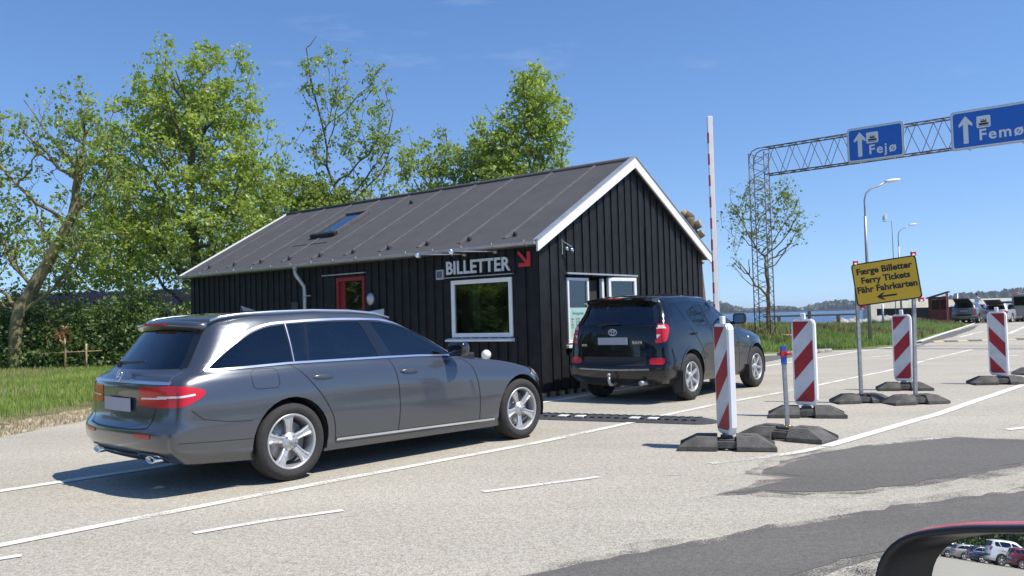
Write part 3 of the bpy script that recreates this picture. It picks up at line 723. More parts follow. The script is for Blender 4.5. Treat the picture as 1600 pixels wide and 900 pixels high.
E_spec = dict(levels=ESL, wb=2.939, wr=.335, rim=.240, arch_r=.372, hw=.925, tw=.225, floor=.2, belt=1.0, spokes='five', turn=96, lampv=.64,
  side_glass=[('quarter_window', q1, glass_priv),('quarter_window', q2, glass_car),('side_window', q3, glass_car),('side_window', q4, glass_car)],
  rear_glass=smooth_poly([(-.66,1.01),(-.62,1.10),(-.545,1.28),(-.50,1.315),(0,1.33),(.50,1.315),(.545,1.28),(.62,1.10),(.66,1.01),(.45,.995),(0,.992),(-.45,.995)],3),
  rear_gm=glass_car,
  front_glass=[(-.66,1.01),(-.54,1.36),(.54,1.36),(.66,1.01)],
  seats=[(1.35,(-.38,.38),.0),(.42,(-.42,0,.42),-.03)],
  decals=[
   ('window_trim', stroke(E_out,.020), 'y', SD, .006, satin),
   ('window_trim', stroke(E_belt,.018), 'y', SD, .007, satin),
   ('window_pillar', [[(1.00,1.005),(1.145,1.005),(1.005,1.352),(.885,1.352)]], 'y', SD, .002, glossblk),
   ('window_pillar', [[(.048,1.008),(.083,1.008),(.086,1.345),(.052,1.343)]], 'y', SD, .002, glossblk),
   ('window_trim', stroke([(.064,1.005),(.068,1.345)],.010), 'y', SD, .005, satin),
   ('window_pillar', [[(.202,1.008),(.224,1.008),(.284,1.35),(.262,1.35)]], 'y', SD, .002, glossblk),
   ('sill_trim', stroke([(.46,.292),(1.5,.278),(2.50,.262)],.020), 'y', SD, .010, satin),
   ('shut_line', stroke(smooth_poly([(-.0,.995),(.10,.93),(.22,.80),(.33,.66),(.41,.52),(.44,.40),(.45,.27)],3,False),.009), 'y', SD, .002, black_i),
   ('shut_line', stroke(smooth_poly([(1.10,.995),(1.15,.88),(1.18,.70),(1.19,.50),(1.17,.27)],3,False),.009), 'y', SD, .002, black_i),
   ('shut_line', stroke(smooth_poly([(2.07,.94),(2.18,.86),(2.24,.70),(2.27,.50),(2.27,.27)],3,False),.009), 'y', SD, .002, black_i),
   ('shut_line', stroke([(.45,.262),(1.17,.252),(2.27,.246)],.006), 'y', SD, .002, black_i),
   ('shut_line', stroke([(-.39,.55),(-.6,.565),(-.80,.60),(-.90,.68)],.006), 'y', SD, .002, black_i),
   ('shut_line', stroke([(-.37,.40),(-.7,.415),(-1.0,.43)],.004), 'y', SD, .002, black_i),
   ('shut_line', stroke(smooth_poly([(3.30,.79),(3.15,.86),(2.85,.90),(2.45,.935),(2.18,.945)],3,False),.008), 'y', SD, .002, black_i),
   ('fuel_flap', stroke(rrect(-.24,.885,.125,.082,.045),.006, True), 'y', (-1,), .002, black_i),
   ('tail_lamp', [lampR], 'y', SD, .004, lampred),
   ('tail_lamp', [[(.36,.71),(.36,.86),(.72,.868),(.72,.70)]], 'x', (-1,), .003, lampred),
   ('tail_lamp', [[(-.36,.71),(-.36,.86),(-.72,.868),(-.72,.70)]], 'x', (-1,), .003, lampred),
   ('tail_lamp_bar', stroke([(-1.2,.775),(-.98,.785),(-.86,.80)],.016), 'y', SD, .007, lampwhite),
   ('tail_lamp_bar', stroke([(.40,.768),(.72,.775)],.014), 'x', (-1,), .006, lampwhite),
   ('tail_lamp_bar', stroke([(-.40,.768),(-.72,.775)],.014), 'x', (-1,), .006, lampwhite),
   ('boot_trim', stroke([(-.74,.888),(-.4,.893),(0,.895),(.4,.893),(.74,.888)],.022), 'x', (-1,), .008, satin),
   ('shut_line', stroke([(.60,.70),(.57,.60),(.54,.535),(.3,.52),(-.3,.52),(-.54,.535),(-.57,.60),(-.60,.70)],.010), 'x', (-1,), .002, black_i),
   ('shut_line', stroke([(-.72,.70),(-.73,.86),(-.68,.97)],.006), 'x', (-1,), .002, satin),
   ('rear_reflector', [rrect(.50,.475,.12,.017,.015)], 'x', (-1,), .004, lampred),
   ('rear_reflector', [rrect(-.50,.475,.12,.017,.015)], 'x', (-1,), .004, lampred),
   ('bumper_insert', [[(-.62,.225),(-.70,.335),(.70,.335),(.62,.225)]], 'x', (-1,), .002, blackpl),
   ('bumper_trim', stroke([(-.72,.30),(-.64,.335),(-.42,.34),(-.36,.315),(.36,.315),(.42,.34),(.64,.335),(.72,.30)],.018), 'x', (-1,), .012, chrome),
   ('headlamp', [[(3.10,.70),(3.30,.80),(3.8,.74),(3.8,.62),(3.35,.60)]], 'y', SD, .004, clearlamp),
   ('front_grille', [[(-.5,.40),(-.45,.68),(.45,.68),(.5,.40)]], 'x', (1,), .004, glossblk),
   ('bumper_vent', [[(3.40,.25),(3.36,.42),(3.8,.42),(3.8,.25)]], 'y', SD, .004, glossblk),
   ('privacy_edge', stroke([(-.66,1.0),(-.62,1.10),(-.55,1.28),(-.50,1.325),(0,1.34),(.50,1.325),(.55,1.28),(.62,1.10),(.66,1.0)],.05), 'x', (-1,), .003, glossblk),
  ],
  extras=[('door_handle', e_handle, 'paint'),('door_handle', lambda mb, s: e_handle(mb, s, ((1.33,.855),)), 'paint'),('roof_rail', e_rail, satin),('door_mirror', e_mirror, glossblk),('mirror_arm', e_mirror_arm, glossblk),
   ('=spoiler', e_spoiler, 'paint'),('=brake_light', e_brake, lampred),('exhaust_tip', e_exh, chrome),('exhaust_pipe', e_exhin, dark_m),
   ('=rear_wiper', e_wiper, blackpl),('=star_emblem', e_star, chrome),('=number_plate', e_plate, plate_m),('=roof_aerial', e_antenna, 'paint')])
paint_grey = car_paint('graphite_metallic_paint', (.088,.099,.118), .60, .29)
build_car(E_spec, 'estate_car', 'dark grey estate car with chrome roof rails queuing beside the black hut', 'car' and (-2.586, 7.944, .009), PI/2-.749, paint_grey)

# --- black off-road car
VSL = [
 L([(-1,.30),(0,.27),(2.5,.25),(3.5,.30)], [(-.8,.76),(-.4,.82),(.4,.83),(2.2,.83),(2.9,.76)], 3.28,.45,.66, -.82,.14,.72),
 L([(-1,.40),(0,.36),(2.5,.36),(3.5,.42)], [(-.8,.85),(-.4,.895),(.5,.875),(2.0,.875),(2.56,.895),(3.0,.82)], 3.42,.5,.74, -.90,.14,.82),
 L([(-1,.54),(0,.55),(3.5,.56)], [(-.8,.875),(-.4,.908),(0,.912),(.6,.888),(2.0,.888),(2.56,.91),(3.0,.84)], 3.45,.5,.76, -.925,.14,.85),
 L([(-1,.62),(0,.66),(3.5,.66)], [(-.8,.865),(-.4,.90),(0,.908),(.6,.888),(2.0,.888),(2.56,.905),(3.0,.83)], 3.43,.5,.75, -.88,.14,.84),
 L([(-1,.84),(0,.86),(2.5,.86),(3.5,.82)], [(-.8,.845),(-.4,.872),(0,.885),(.6,.885),(2.0,.885),(2.56,.875),(3.0,.79)], 3.38,.5,.72, -.87,.14,.825),
 L([(-1,1.02),(0,1.03),(2.0,1.0),(2.6,.97),(3.4,.90)], [(-.8,.81),(-.4,.85),(0,.87),(1,.87),(2.2,.84),(2.8,.74)], 3.20,.5,.66, -.86,.15,.80, zc=.03),
 L([(-1,1.16),(-.4,1.17),(0,1.165),(1.6,1.115),(2.2,1.06),(2.8,1.03)], [(-.8,.785),(-.4,.82),(0,.84),(1,.845),(1.8,.80)], 2.55,.45,.70, -.83,.16,.775, zc=.03),
 L([(-.9,1.36),(-.4,1.37),(1.2,1.34),(1.7,1.30)], [(-.7,.69),(-.4,.755),(0,.78),(1,.785),(1.4,.74)], 1.75,.32,.66, -.75,.20,.69, zc=.01),
 L([(-.8,1.53),(-.4,1.555),(.3,1.57),(1.0,1.545),(1.3,1.50)], [(-.6,.62),(-.3,.675),(.3,.695),(.9,.685),(1.1,.65)], 1.32,.26,.60, -.68,.16,.61, zc=.02),
 L([(-.8,1.585),(-.4,1.61),(.3,1.625),(1.0,1.60),(1.2,1.56)], [(-.5,.54),(-.3,.58),(.3,.60),(.9,.59)], 1.16,.22,.52, -.62,.15,.53, zc=.02),
 L([(-.7,1.62),(-.3,1.645),(.3,1.665),(1.0,1.64)], [(-.4,.32),(.3,.36),(.8,.34)], 1.04,.2,.32, -.56,.14,.32),
 L([(-.7,1.63),(-.3,1.655),(.3,1.678),(1.0,1.65)], [(-.4,.002),(.3,.002),(.8,.002)], .96,.2,.002, -.5,.14,.002),
]
vq = [(-.36,1.20),(-.46,1.33),(-.40,1.48),(-.20,1.505),(-.02,1.20)]
v1 = [(.03,1.20),(-.14,1.508),(.30,1.525),(.62,1.512),(.72,1.178)]
v2 = [(.80,1.172),(.70,1.508)] + smooth_poly([(.86,1.495),(1.04,1.44),(1.24,1.34),(1.46,1.22),(1.60,1.135)],3,False)
def v_handle(mb, s, q=((.16,1.02),)):
    for u, z in q: mb.tube([(u-.10,s*.885,z),(u-.07,s*.915,z),(u+.07,s*.915,z),(u+.10,s*.885,z)], .015, 8)
def v_mirror(mb, s):
    secs = [(1.566,.92),(1.572,1.0),(1.60,1.02),(1.65,.95),(1.69,.75),(1.71,.4)]
    vs = [(x, s*1.0+a*q, 1.225+b*q) for x, q in secs for a, b in rrect(0,0,.112,.088,.045,4)]
    n = 20; mb.add(vs, [(i*n+j,i*n+(j+1)%n,(i+1)*n+(j+1)%n,(i+1)*n+j) for i in range(5) for j in range(n)] + [tuple(range(n)), tuple(5*n+j for j in range(n))], True)
def v_mglass(mb, s):
    mb.add([(1.562,s*1.0+a,1.225+b) for a,b in rrect(0,0,.09,.068,.03)], [tuple(range(20))])
def v_arm(mb, s): mb.bar((1.62,s*.82,1.14),(1.62,s*.93,1.17),.06,.05)
def v_spoil(mb, s):
    n = 12; vs = []
    for k in range(n+1):
        v = -.62+1.24*k/n; q = abs(v)/.62; ub = -.82+.09*q**3; z = 1.602-.03*q*q
        vs += [(-.45,v,z+.035-.015*q),(ub,v,z),(ub,v,z-.035),(-.6,v,z-.06)]
    mb.add(vs, [(4*i+a,4*i+(a+1)%4,4*i+4+(a+1)%4,4*i+4+a) for i in range(n) for a in range(4)] + [(0,1,2,3),tuple(4*n+j for j in (3,2,1,0))])
def v_brake(mb, s): mb.box(-.828,-.81,-.13,.13,1.578,1.597)
def v_badge(mb, s):
    c = Vector((-.882,0,1.075))
    def el(a, b, dz=0): return [c+Vector((0,math.cos(2*PI*k/20)*a, math.sin(2*PI*k/20)*b+dz)) for k in range(21)]
    mb.tube(el(.072,.048), .006, 6, caps=False); mb.tube(el(.026,.046), .005, 6, caps=False); mb.tube(el(.050,.020,.026), .0045, 6, caps=False)
def v_tow(mb, s):
    mb.tube([(-.70,.0,.34),(-.90,.0,.27),(-1.0,.0,.28),(-1.03,.0,.34),(-1.03,0,.40)], .022, 8); mb.ball((-1.03,0,.43), .03)
def v_exh(mb, s): mb.tube([(-.95,-.50,.31),(-.80,-.50,.31),(-.5,-.48,.30)], .038, 12)
def v_flap(mb, s): mb.box(-.47,-.44,s*.86-.10,s*.86+.045,.15,.48)
def v_flap2(mb, s): mb.box(2.10,2.125,s*.84-.09,s*.84+.045,.17,.42)
def v_plate(mb, s): mb.box(-.900,-.888,-.26,.26,.885,.995)
def v_wiper(mb, s):
    mb.tube([(-.885,.25,1.175),(-.87,.20,1.20),(-.855,-.10,1.21)], [.02,.014,.008], 8)
def v_under(mb, s):
    mb.box(-.70,-.4,-.6,.55,.24,.40); return .03
lampV = smooth_poly([(-.98,.93),(-.98,1.185),(-.80,1.195),(-.66,1.185),(-.60,1.14),(-.66,1.02),(-.74,.93),(-.84,.90)],3)
V_spec = dict(levels=VSL, wb=2.56, wr=.362, rim=.236, arch_r=.415, hw=.905, tw=.225, floor=.26, belt=1.17, spokes='six', turn=90, lampv=.70,
  side_glass=[('quarter_window', vq, glass_priv),('side_window', v1, glass_priv),('side_window', v2, glass_car)],
  rear_glass=smooth_poly([(-.66,1.21),(-.62,1.34),(-.56,1.48),(-.50,1.525),(0,1.535),(.50,1.525),(.56,1.48),(.62,1.34),(.66,1.21),(.4,1.195),(0,1.19),(-.4,1.195)],3),
  front_glass=[(-.64,1.16),(-.54,1.52),(.54,1.52),(.64,1.16)],
  seats=[(.95,(-.38,.38),.12),(.15,(-.42,.42),.10)],
  decals=[
   ('shut_line', stroke(smooth_poly([(.0,1.16),(.12,1.05),(.30,.88),(.42,.70),(.46,.40)],3,False),.009), 'y', SD, .002, black_i),
   ('shut_line', stroke([(.76,1.15),(.82,.8),(.80,.38)],.009), 'y', SD, .002, black_i),
   ('shut_line', stroke([(1.66,1.12),(1.78,.9),(1.80,.38)],.009), 'y', SD, .002, black_i),
   ('tail_lamp', [lampV], 'y', SD, .006, lampred),
   ('tail_lamp_lens', [[(-.98,1.115),(-.98,1.17),(-.70,1.165),(-.68,1.12)],[(-.98,.955),(-.98,1.03),(-.76,1.03),(-.80,.955)]], 'y', SD, .009, lampwhite),
   ('bumper_reflector', [rrect(-.72,.635,.115,.052,.04)], 'x', (-1,), .006, lampred),
   ('bumper_reflector', [rrect(.72,.635,.115,.052,.04)], 'x', (-1,), .006, lampred),
   ('bumper_step', stroke([(-.62,.515),(0,.50),(.62,.515)],.022), 'x', (-1,), .010, galv),
   ('tailgate_recess', [[(-.55,.56),(-.55,.70),(.55,.70),(.55,.56)]], 'x', (-1,), .003, blackpl),
   ('shut_line', stroke([(-.60,1.17),(-.62,.75),(-.58,.55),(0,.535),(.58,.55),(.62,.75),(.60,1.17)],.010), 'x', (-1,), .002, black_i),
   ('shut_line', stroke([(-.70,1.165),(0,1.16),(.70,1.165)],.008), 'x', (-1,), .003, blackpl),
   ('headlamp', [[(2.75,.86),(2.85,.98),(3.5,.90),(3.5,.74)]], 'y', SD, .004, clearlamp),
   ('wheel_arch_trim', stroke(circ(0,.367,.432,18,2,178),.030), 'y', SD, .006, 'paint'),
   ('wheel_arch_trim', stroke(circ(2.56,.367,.432,18,2,178),.030), 'y', SD, .006, 'paint'),
   ('side_lamp', [ell(2.22,.90,.04,.018,10)], 'y', SD, .005, lampwhite),
   ('window_edge', stroke([(-.67,1.20),(-.63,1.34),(-.57,1.49),(-.50,1.54),(0,1.55),(.50,1.54),(.57,1.49),(.63,1.34),(.67,1.20)],.05), 'x', (-1,), .003, glossblk),
  ],
  extras=[('door_handle', v_handle, 'paint'),('door_handle', lambda mb, s: v_handle(mb, s, ((1.02,1.0),)), 'paint'),('door_mirror', v_mirror, 'paint'),('mirror_face', v_mglass, mirror_m),('mirror_arm', v_arm, blackpl),
   ('=spoiler', v_spoil, 'paint'),('=brake_light', v_brake, lampred),('=oval_emblem', v_badge, chrome),('=tow_ball', v_tow, galv),('=exhaust_pipe', v_exh, galv),
   ('mud_flap', v_flap, blackpl),('mud_flap', v_flap2, blackpl),('=number_plate', v_plate, plate_m),('=rear_wiper', v_wiper, blackpl),('=underbody_tank', v_under, dark_m)])
paint_black = car_paint('blue_black_paint', (.0035,.0045,.009), .0, .25); paint_black.node_tree.nodes['Principled BSDF'].inputs['Specular IOR Level'].default_value = .12
suv = build_car(V_spec, 'offroad_car', 'black off-road car with a tow ball standing at the ticket window', (2.072, 13.74, .009), PI/2-.666, paint_black)

def text_mesh(s, size, m, name, parent, T, depth=.004, bold=0.0, align='CENTER', space=1.0, sx=1.0):
    cu = bpy.data.curves.new(name, 'FONT'); cu.body = s; cu.size = size; cu.extrude = depth; cu.offset = bold; cu.align_x = align; cu.align_y = 'CENTER'
    cu.space_character = space; cu.resolution_u = 3
    ob = bpy.data.objects.new(name, cu); COL.objects.link(ob)
    dg = bpy.context.evaluated_depsgraph_get(); dg.update()
    me = bpy.data.meshes.new_from_object(ob.evaluated_get(dg)); bpy.data.objects.remove(ob)
    me.transform(Matrix.Diagonal((sx,1,1,1)))
    me.transform(T); me.materials.clear(); me.materials.append(m); me.name = name
    return link(bpy.data.objects.new(name, me), parent)
def frame(x, y, z):
    """matrix with columns x,y,z axes"""
    def f(o):
        M = Matrix.Identity(4)
        for i in range(3): M[i][0], M[i][1], M[i][2], M[i][3] = x[i], y[i], z[i], o[i]
        return M
    return f
def flat_text(s, w, cx, cz, size, o, X, N, m, name, parent, bold=0, space=1.0, depth=.003, fit=None):
    """text on a plane: X right, N towards viewer"""
    X = Vector(X).normalized(); N = Vector(N).normalized(); Y = N.cross(X)
    ob = text_mesh(s, size, m, name, parent, Matrix.Identity(4), depth, bold, space=space)
    if w:
        xs = [v.co.x for v in ob.data.vertices]; k = w/(max(xs)-min(xs)); mid = (max(xs)+min(xs))/2
        ys = [v.co.y for v in ob.data.vertices]; 
        ob.data.transform(Matrix.Diagonal((k, k if fit is None else fit/(max(ys)-min(ys)), 1, 1)) @ Matrix.Translation((-mid, -(max(ys)+min(ys))/2 if fit else 0, 0)))
    ob.data.transform(frame(X, Y, N)(Vector(o) + X*cx + Y*cz))
    return ob

# small writing on the black car: model name shapes at the tailgate
flat_text('RAV4', .16, 0, 0, .05, (-.889,-.43,.915), (0,-1,0), (-1,0,0), chrome, 'badge_lettering', suv, .0005, depth=.001)
flat_text('VVTi', .10, 0, 0, .03, (-.889,.52,.875), (0,-1,0), (-1,0,0), chrome, 'badge_lettering', suv, .0005, depth=.001)

# ---------------------------------------------------------------- the black ticket hut
HX, HY, HA, HL, HW, ZE, ZR = .451, 13.945, .679, 11.05, 6.341, 2.615, 4.381
hut = thing('ticket_hut', 'black boarded ticket office with a dark felt roof and white gable boards', 'building', (HX, HY, .0), -HA)
x0, x1, y0, y1 = -HL+.14, -.12, .16, HW-.16
TAN = (ZR-ZE)/(HW/2)
def wall_with_holes(mb, u0, u1, z0, ztop, holes, put, w=.12, step=.245, bw=.135, bt=.024):
    """boards as raised strips; put(u, d, z) -> point (d outwards)"""
    cuts = sorted({u0, u1, *[h[0] for h in holes], *[h[1] for h in holes]})
    def quad_box(a, b, za, zb0, zb1, d0, d1):
        vs = [put(a,d0,za), put(b,d0,za), put(b,d0,zb1), put(a,d0,zb0), put(a,d1,za), put(b,d1,za), put(b,d1,zb1), put(a,d1,zb0)]
        mb.add(vs, [(0,1,2,3),(7,6,5,4),(0,4,5,1),(1,5,6,2),(2,6,7,3),(3,7,4,0)])
    def spans(a, b):
        mid = (a+b)/2; hs = sorted([(h[2],h[3]) for h in holes if h[0]-1e-6 < mid < h[1]+1e-6]); z = z0; out = []
        for ha, hb in hs: out.append((z, ha)); z = hb
        out.append((z, None)); return out
    for a, b in zip(cuts[:-1], cuts[1:]):
        mids = [a, b] if not (a < HW/2 < b and ztop(HW/2) > ztop(a)+.01) else [a, HW/2, b]
        for p, q in zip(mids[:-1], mids[1:]):
            for za, zb in spans(a, b):
                if zb is None: quad_box(p, q, za, ztop(p), ztop(q), -w, 0)
                elif zb-za > .01: quad_box(p, q, za, zb, zb, -w, 0)
    u = u0+.05
    while u < u1-.05:
        a, b = u, min(u+bw, u1); jit = random.uniform(-.008,.008); a += jit; b += jit
        hit = [h for h in holes if h[0]-.0 < b and h[1]+.0 > a]
        z = z0-.03+random.uniform(-.006,.006)
        for h in sorted(hit, key=lambda h: h[2]):
            quad_box(a, b, z, h[2]-.0, h[2]-.0, .002, bt); z = h[3]
        quad_box(a, b, z, ztop(a)-.01, ztop(b)-.01, .002, bt+random.uniform(-.003,.003))
        u += step
fr = MB()
front_holes = [(-5.35,-4.48,.12,2.28),(-2.13,-.70,1.02,2.06)]
wall_with_holes(fr, x0, x1, .12, lambda u: 2.66, front_holes, lambda u,d,z: (u, y0-d, z), step=.215)
fr.build('front_wall', black_wood, hut, fix=True)
gb = MB()
ztg = lambda u: 2.50+ (min(u, HW-u)-.0)*TAN+.06
gable_holes = [(.93,3.12,.86,2.06)]
wall_with_holes(gb, y0, y1, .12, ztg, gable_holes, lambda u,d,z: (x1+d, u, z), step=.25, bw=.15)
gb.build('gable_wall', black_wood, hut)
bk = MB(); wall_with_holes(bk, x0, x1, .12, lambda u: 2.66, [], lambda u,d,z: (u, y1+d, z)); bk.build('back_wall', black_wood, hut)
gb = MB(); wall_with_holes(gb, y0, y1, .12, ztg, [], lambda u,d,z: (x0-d, u, z), step=.25); gb.build('far_gable_wall', black_wood, hut)
mb = MB()
for q in ((x1+.028, y0-.028),): mb.box(q[0]-.12, q[0], q[1], q[1]+.028, .09, 2.60)
mb.box(x1+.001, x1+.03, y0-.028, y0+.10, .09, 2.58)
mb.build('corner_board', black_wood, hut)
# floor, skirting and inner rooms
mb = MB(); mb.box(x0+.1, x1-.1, y0+.13, y1-.13, .10, .16); mb.build('floor_slab', inner_wall, hut)
mb = MB(); mb.box(x0+.125, x1-.125, y0+.125, y0+.13, .16, 1.0); mb.box(-3.2, -3.14, y0+.14, y1-.14, .16, 2.6); mb.box(x0+.2, x1-.2, 4.0, 4.05, .16, 2.6)
mb.box(x0+.13, x1-.13, y0+.14, y1-.14, 2.56, 2.60); mb.build('inner_partition', inner_wall, hut)
mb = MB(); mb.box(x0+.05, x1-.05, y0+.05, y1-.05, -.0, .115); mb.build('plinth', mat('dark_plinth', (.07,.065,.06), .9), hut)
for k in range(24):
    yy = y0+.02+k*.262
    MB().box(x1-.07, x1+.012, yy, yy+.075, .0, .088).build('sill_block', wood_l, hut)
# counter inside the ticket window
mb = MB(); mb.box(-.85, -.26, .6, 3.6, .86, .90); mb.box(-.9, -.86, .6, 3.6, .16, .90); mb.build('counter', inner_wall, hut)
# roof
EV, RG = .0, .0
rf = MB()
for sgn in (0, 1):
    fy = (lambda y: y) if sgn == 0 else (lambda y: HW-y)
    th = .09
    vs = [(-HL,fy(0),ZE),(0,fy(0),ZE),(0,HW/2,ZR),(-HL,HW/2,ZR),(-HL,fy(.02),ZE-th),(0,fy(.02),ZE-th),(0,HW/2,ZR-th),(-HL,HW/2,ZR-th)]
    rf.add(vs, [(0,1,2,3),(7,6,5,4),(0,4,5,1),(1,5,6,2),(3,7,4,0)])
roof = rf.build('roof', felt, hut)
mb = MB()
seams = [-HL+.62+1.06*k for k in range(10)]
for sx in seams:
    for fy in ((lambda y: y),(lambda y: HW-y)):
        a, b = .20, HW/2-.02
        zf = lambda y: ZE+y*TAN
        vs = [(sx-.055,fy(a),zf(a)+.003),(sx+.055,fy(a),zf(a)+.003),(sx+.055,fy(b),zf(b)+.003),(sx-.055,fy(b),zf(b)+.003),(sx-.02,fy(a),zf(a)+.018),(sx+.02,fy(a),zf(a)+.018),(sx+.02,fy(b),zf(b)+.018),(sx-.02,fy(b),zf(b)+.018)]
        mb.add(vs, [(4,5,6,7),(0,4,7,3),(1,2,6,5),(0,1,5,4)])
mb.build('roof_seams', felt2, roof, fix=True)
mb = MB(); mb.tube([(-HL+.02,HW/2,ZR+.0),(-.10,HW/2,ZR+.0)], .055, 8)
mb.build('ridge_roll', felt, roof)
mb = MB()
mb.add([(-HL+.01,.0,ZE+.004),(-.01,.0,ZE+.004),(-.01,.17,ZE+.17*TAN+.006),(-HL+.01,.17,ZE+.17*TAN+.006)],[(0,1,2,3)])
mb.build('eaves_strip', mat('eaves_felt', (.07,.068,.072), .9, noise=.1), roof)
for sx in seams:
    yy = .26; z = ZE+yy*TAN
    MB().add([(sx+.2-.05,yy-.02,z),(sx+.2+.05,yy-.02,z),(sx+.2,yy+.09,z+.05),(sx+.2,yy-.03,z+.085)],[(0,1,3),(1,2,3),(2,0,3),(0,2,1)]).build('roof_vent', blackpl, roof)
MB().add([(-5.62,2.55,4.05),(-5.5,2.55,4.05),(-5.56,2.64,4.1),(-5.56,2.53,4.13)],[(0,1,3),(1,2,3),(2,0,3),(0,2,1)]).build('roof_vent', blackpl, roof)
# white barge boards
for xx, w in ((0,.035),(-HL-.035,.035)):
    for fy in ((lambda y: y),(lambda y: HW-y)):
        dz = .17; up = .035
        vs = [(xx,fy(-.05),ZE-.05*TAN+up),(xx,HW/2,ZR+up+.0),(xx,HW/2,ZR-dz),(xx,fy(-.05),ZE-.05*TAN-dz+.02)]
        vs += [(x_+w,y_,z_) for x_,y_,z_ in vs]
        MB().add(vs, [(0,1,2,3),(7,6,5,4),(0,4,5,1),(1,5,6,2),(2,6,7,3),(3,7,4,0)]).build('barge_board', white_p, hut)
for fy in ((lambda y: y),(lambda y: HW-y)):
    vs = [(.02,fy(-.07),ZE-.07*TAN+.040),(.055,fy(-.07),ZE-.07*TAN+.040),(.055,HW/2,ZR+.042),(.02,HW/2,ZR+.042)]; vs += [(a,b,c+.014) for a,b,c in vs]
    vs = [(a-.08,b,c) if i in (0,3,4,7) else (a,b,c) for i,(a,b,c) in enumerate(vs)]
    MB().add(vs, [(0,1,2,3),(7,6,5,4),(0,4,5,1),(1,5,6,2),(2,6,7,3),(3,7,4,0)]).build('verge_flashing', zinc, hut)
# gutter
def half_gutter(y, z, flip):
    mb = MB(); n = 10; r = .06
    for xs in ((-HL, 0),):
        vs = []
        for rr in (r, r-.006):
            for x in xs:
                for k in range(n+1):
                    a = PI+PI*k/n; vs.append((x, y+rr*math.cos(a), z+rr*math.sin(a)))
        m = n+1
        fs = [(k,k+1,m+k+1,m+k) for k in range(n)] + [(2*m+k,3*m+k,3*m+k+1,2*m+k+1) for k in range(n)] + [(0,m,3*m,2*m),(n,2*m+n,3*m+n,m+n)]
        mb.add(vs, fs, True)
        for x in xs: mb.add([(x, y+r*math.cos(PI+PI*k/n), z+r*math.sin(PI+PI*k/n)) for k in range(n+1)], [tuple(range(n+1))])
    return mb.build('gutter', zinc, hut, fix=False)
gut = half_gutter(-.065, ZE-.01, 0)
half_gutter(HW+.065, ZE-.01, 1)
for k in range(16):
    xx = -HL+.35+k*.70
    MB().tube([(xx,-.0,ZE-.02),(xx,-.02,ZE-.072),(xx,-.065,ZE-.078),(xx,-.115,ZE-.055),(xx,-.13,ZE-.01),(xx,-.135,ZE+.02)], .009, 6).build('gutter_bracket', galv, gut)
dp = MB(); dp.tube([(-6.42,-.065,2.55),(-6.42,-.065,2.44),(-6.41,-.05,2.38),(-6.33,.03,2.22),(-6.31,.08,2.14),(-6.31,.09,2.05),(-6.31,.09,.06)], .042, 12); dp.tube([(-6.42,-.065,2.60),(-6.42,-.065,2.50)], .055, 12)
pipe = dp.build('downpipe', zinc, hut)
for z in (1.9,.9): MB().tube([(-6.31,.09,z),(-6.31,.09,z+.03)], .050, 12).build('pipe_clip', galv, pipe)
MB().bar((-6.27,.09,1.94),(-6.17,.13,1.94),.025).build('pipe_clip', galv, pipe)
# dark service panel
MB().box(-6.82,-6.60,.118,.136,.4,1.82).build('service_hatch', mat('hatch_grey', (.045,.046,.05), .6), hut)
# skylight
sk = bpy.data.objects.new('skylight', None); link(sk, hut)
a_, b_ = 1.27, 2.40; sx0, sx1 = -7.60, -6.72
zf = lambda y: ZE+y*TAN
def slope_box(xa, xb, ya, yb, h0, h1):
    n = Vector((0,-math.sin(math.atan(TAN)),math.cos(math.atan(TAN))))
    vs = []
    for h in (h0, h1):
        for x, y in ((xa,ya),(xb,ya),(xb,yb),(xa,yb)): vs.append(Vector((x,y,zf(y)))+n*h)
    return MB().add(vs, [(3,2,1,0),(4,5,6,7),(0,1,5,4),(1,2,6,5),(2,3,7,6),(3,0,4,7)])
for q in ((sx0,sx1,a_,a_+.09),(sx0,sx1,b_-.07,b_),(sx0,sx0+.07,a_+.09,b_-.07),(sx1-.07,sx1,a_+.09,b_-.07)):
    slope_box(*q, .0, .09).build('frame', felt2 if q[2] > a_ else blackpl, sk, bevel=.006)
slope_box(sx0+.072, sx1-.072, a_+.092, b_-.072, .03, .05).build('pane', mat('skylight_glass', (.10,.17,.26), .04, metal=.85), sk)
slope_box(sx0-.25, sx1+.1, a_-.32, a_-.30, .001, .008).build('apron', blackpl, sk)
# door: recess with red frame, dark leaf with glass
dr = bpy.data.objects.new('door', None); link(dr, hut); door_red = mat('door_red', (.22,.010,.016), .5, noise=.1)
yi = y0
for q in ((-5.35,-5.27,.13,2.27),(-4.52,-4.48,.13,2.27)):
    MB().box(q[0]+.003,q[1],yi-.015,yi+.11,q[2],q[3]).build('frame', door_red, dr)
MB().box(-5.27,-4.52,yi-.015,yi+.11,2.19,2.27).build('frame', door_red, dr)
MB().box(-5.27,-5.12,yi+.03,yi+.08,.14,2.18).build('leaf', door_red, dr); MB().box(-4.60,-4.525,yi+.03,yi+.08,.14,2.18).build('leaf', door_red, dr)
MB().box(-5.12,-4.60,yi+.03,yi+.08,.14,.5).build('leaf', door_red, dr)
MB().box(-5.12,-4.60,yi+.045,yi+.06,.5,2.18).build('pane', glass_win, dr)
MB().box(-5.72,-4.40,y0-.085,y0-.026,2.325,2.345).build('door_drip_cap', zinc, hut)
MB().box(-5.70,-5.36,y0-.030,y0-.020,.12,2.31).build('door_side_panel', black_wood, hut)
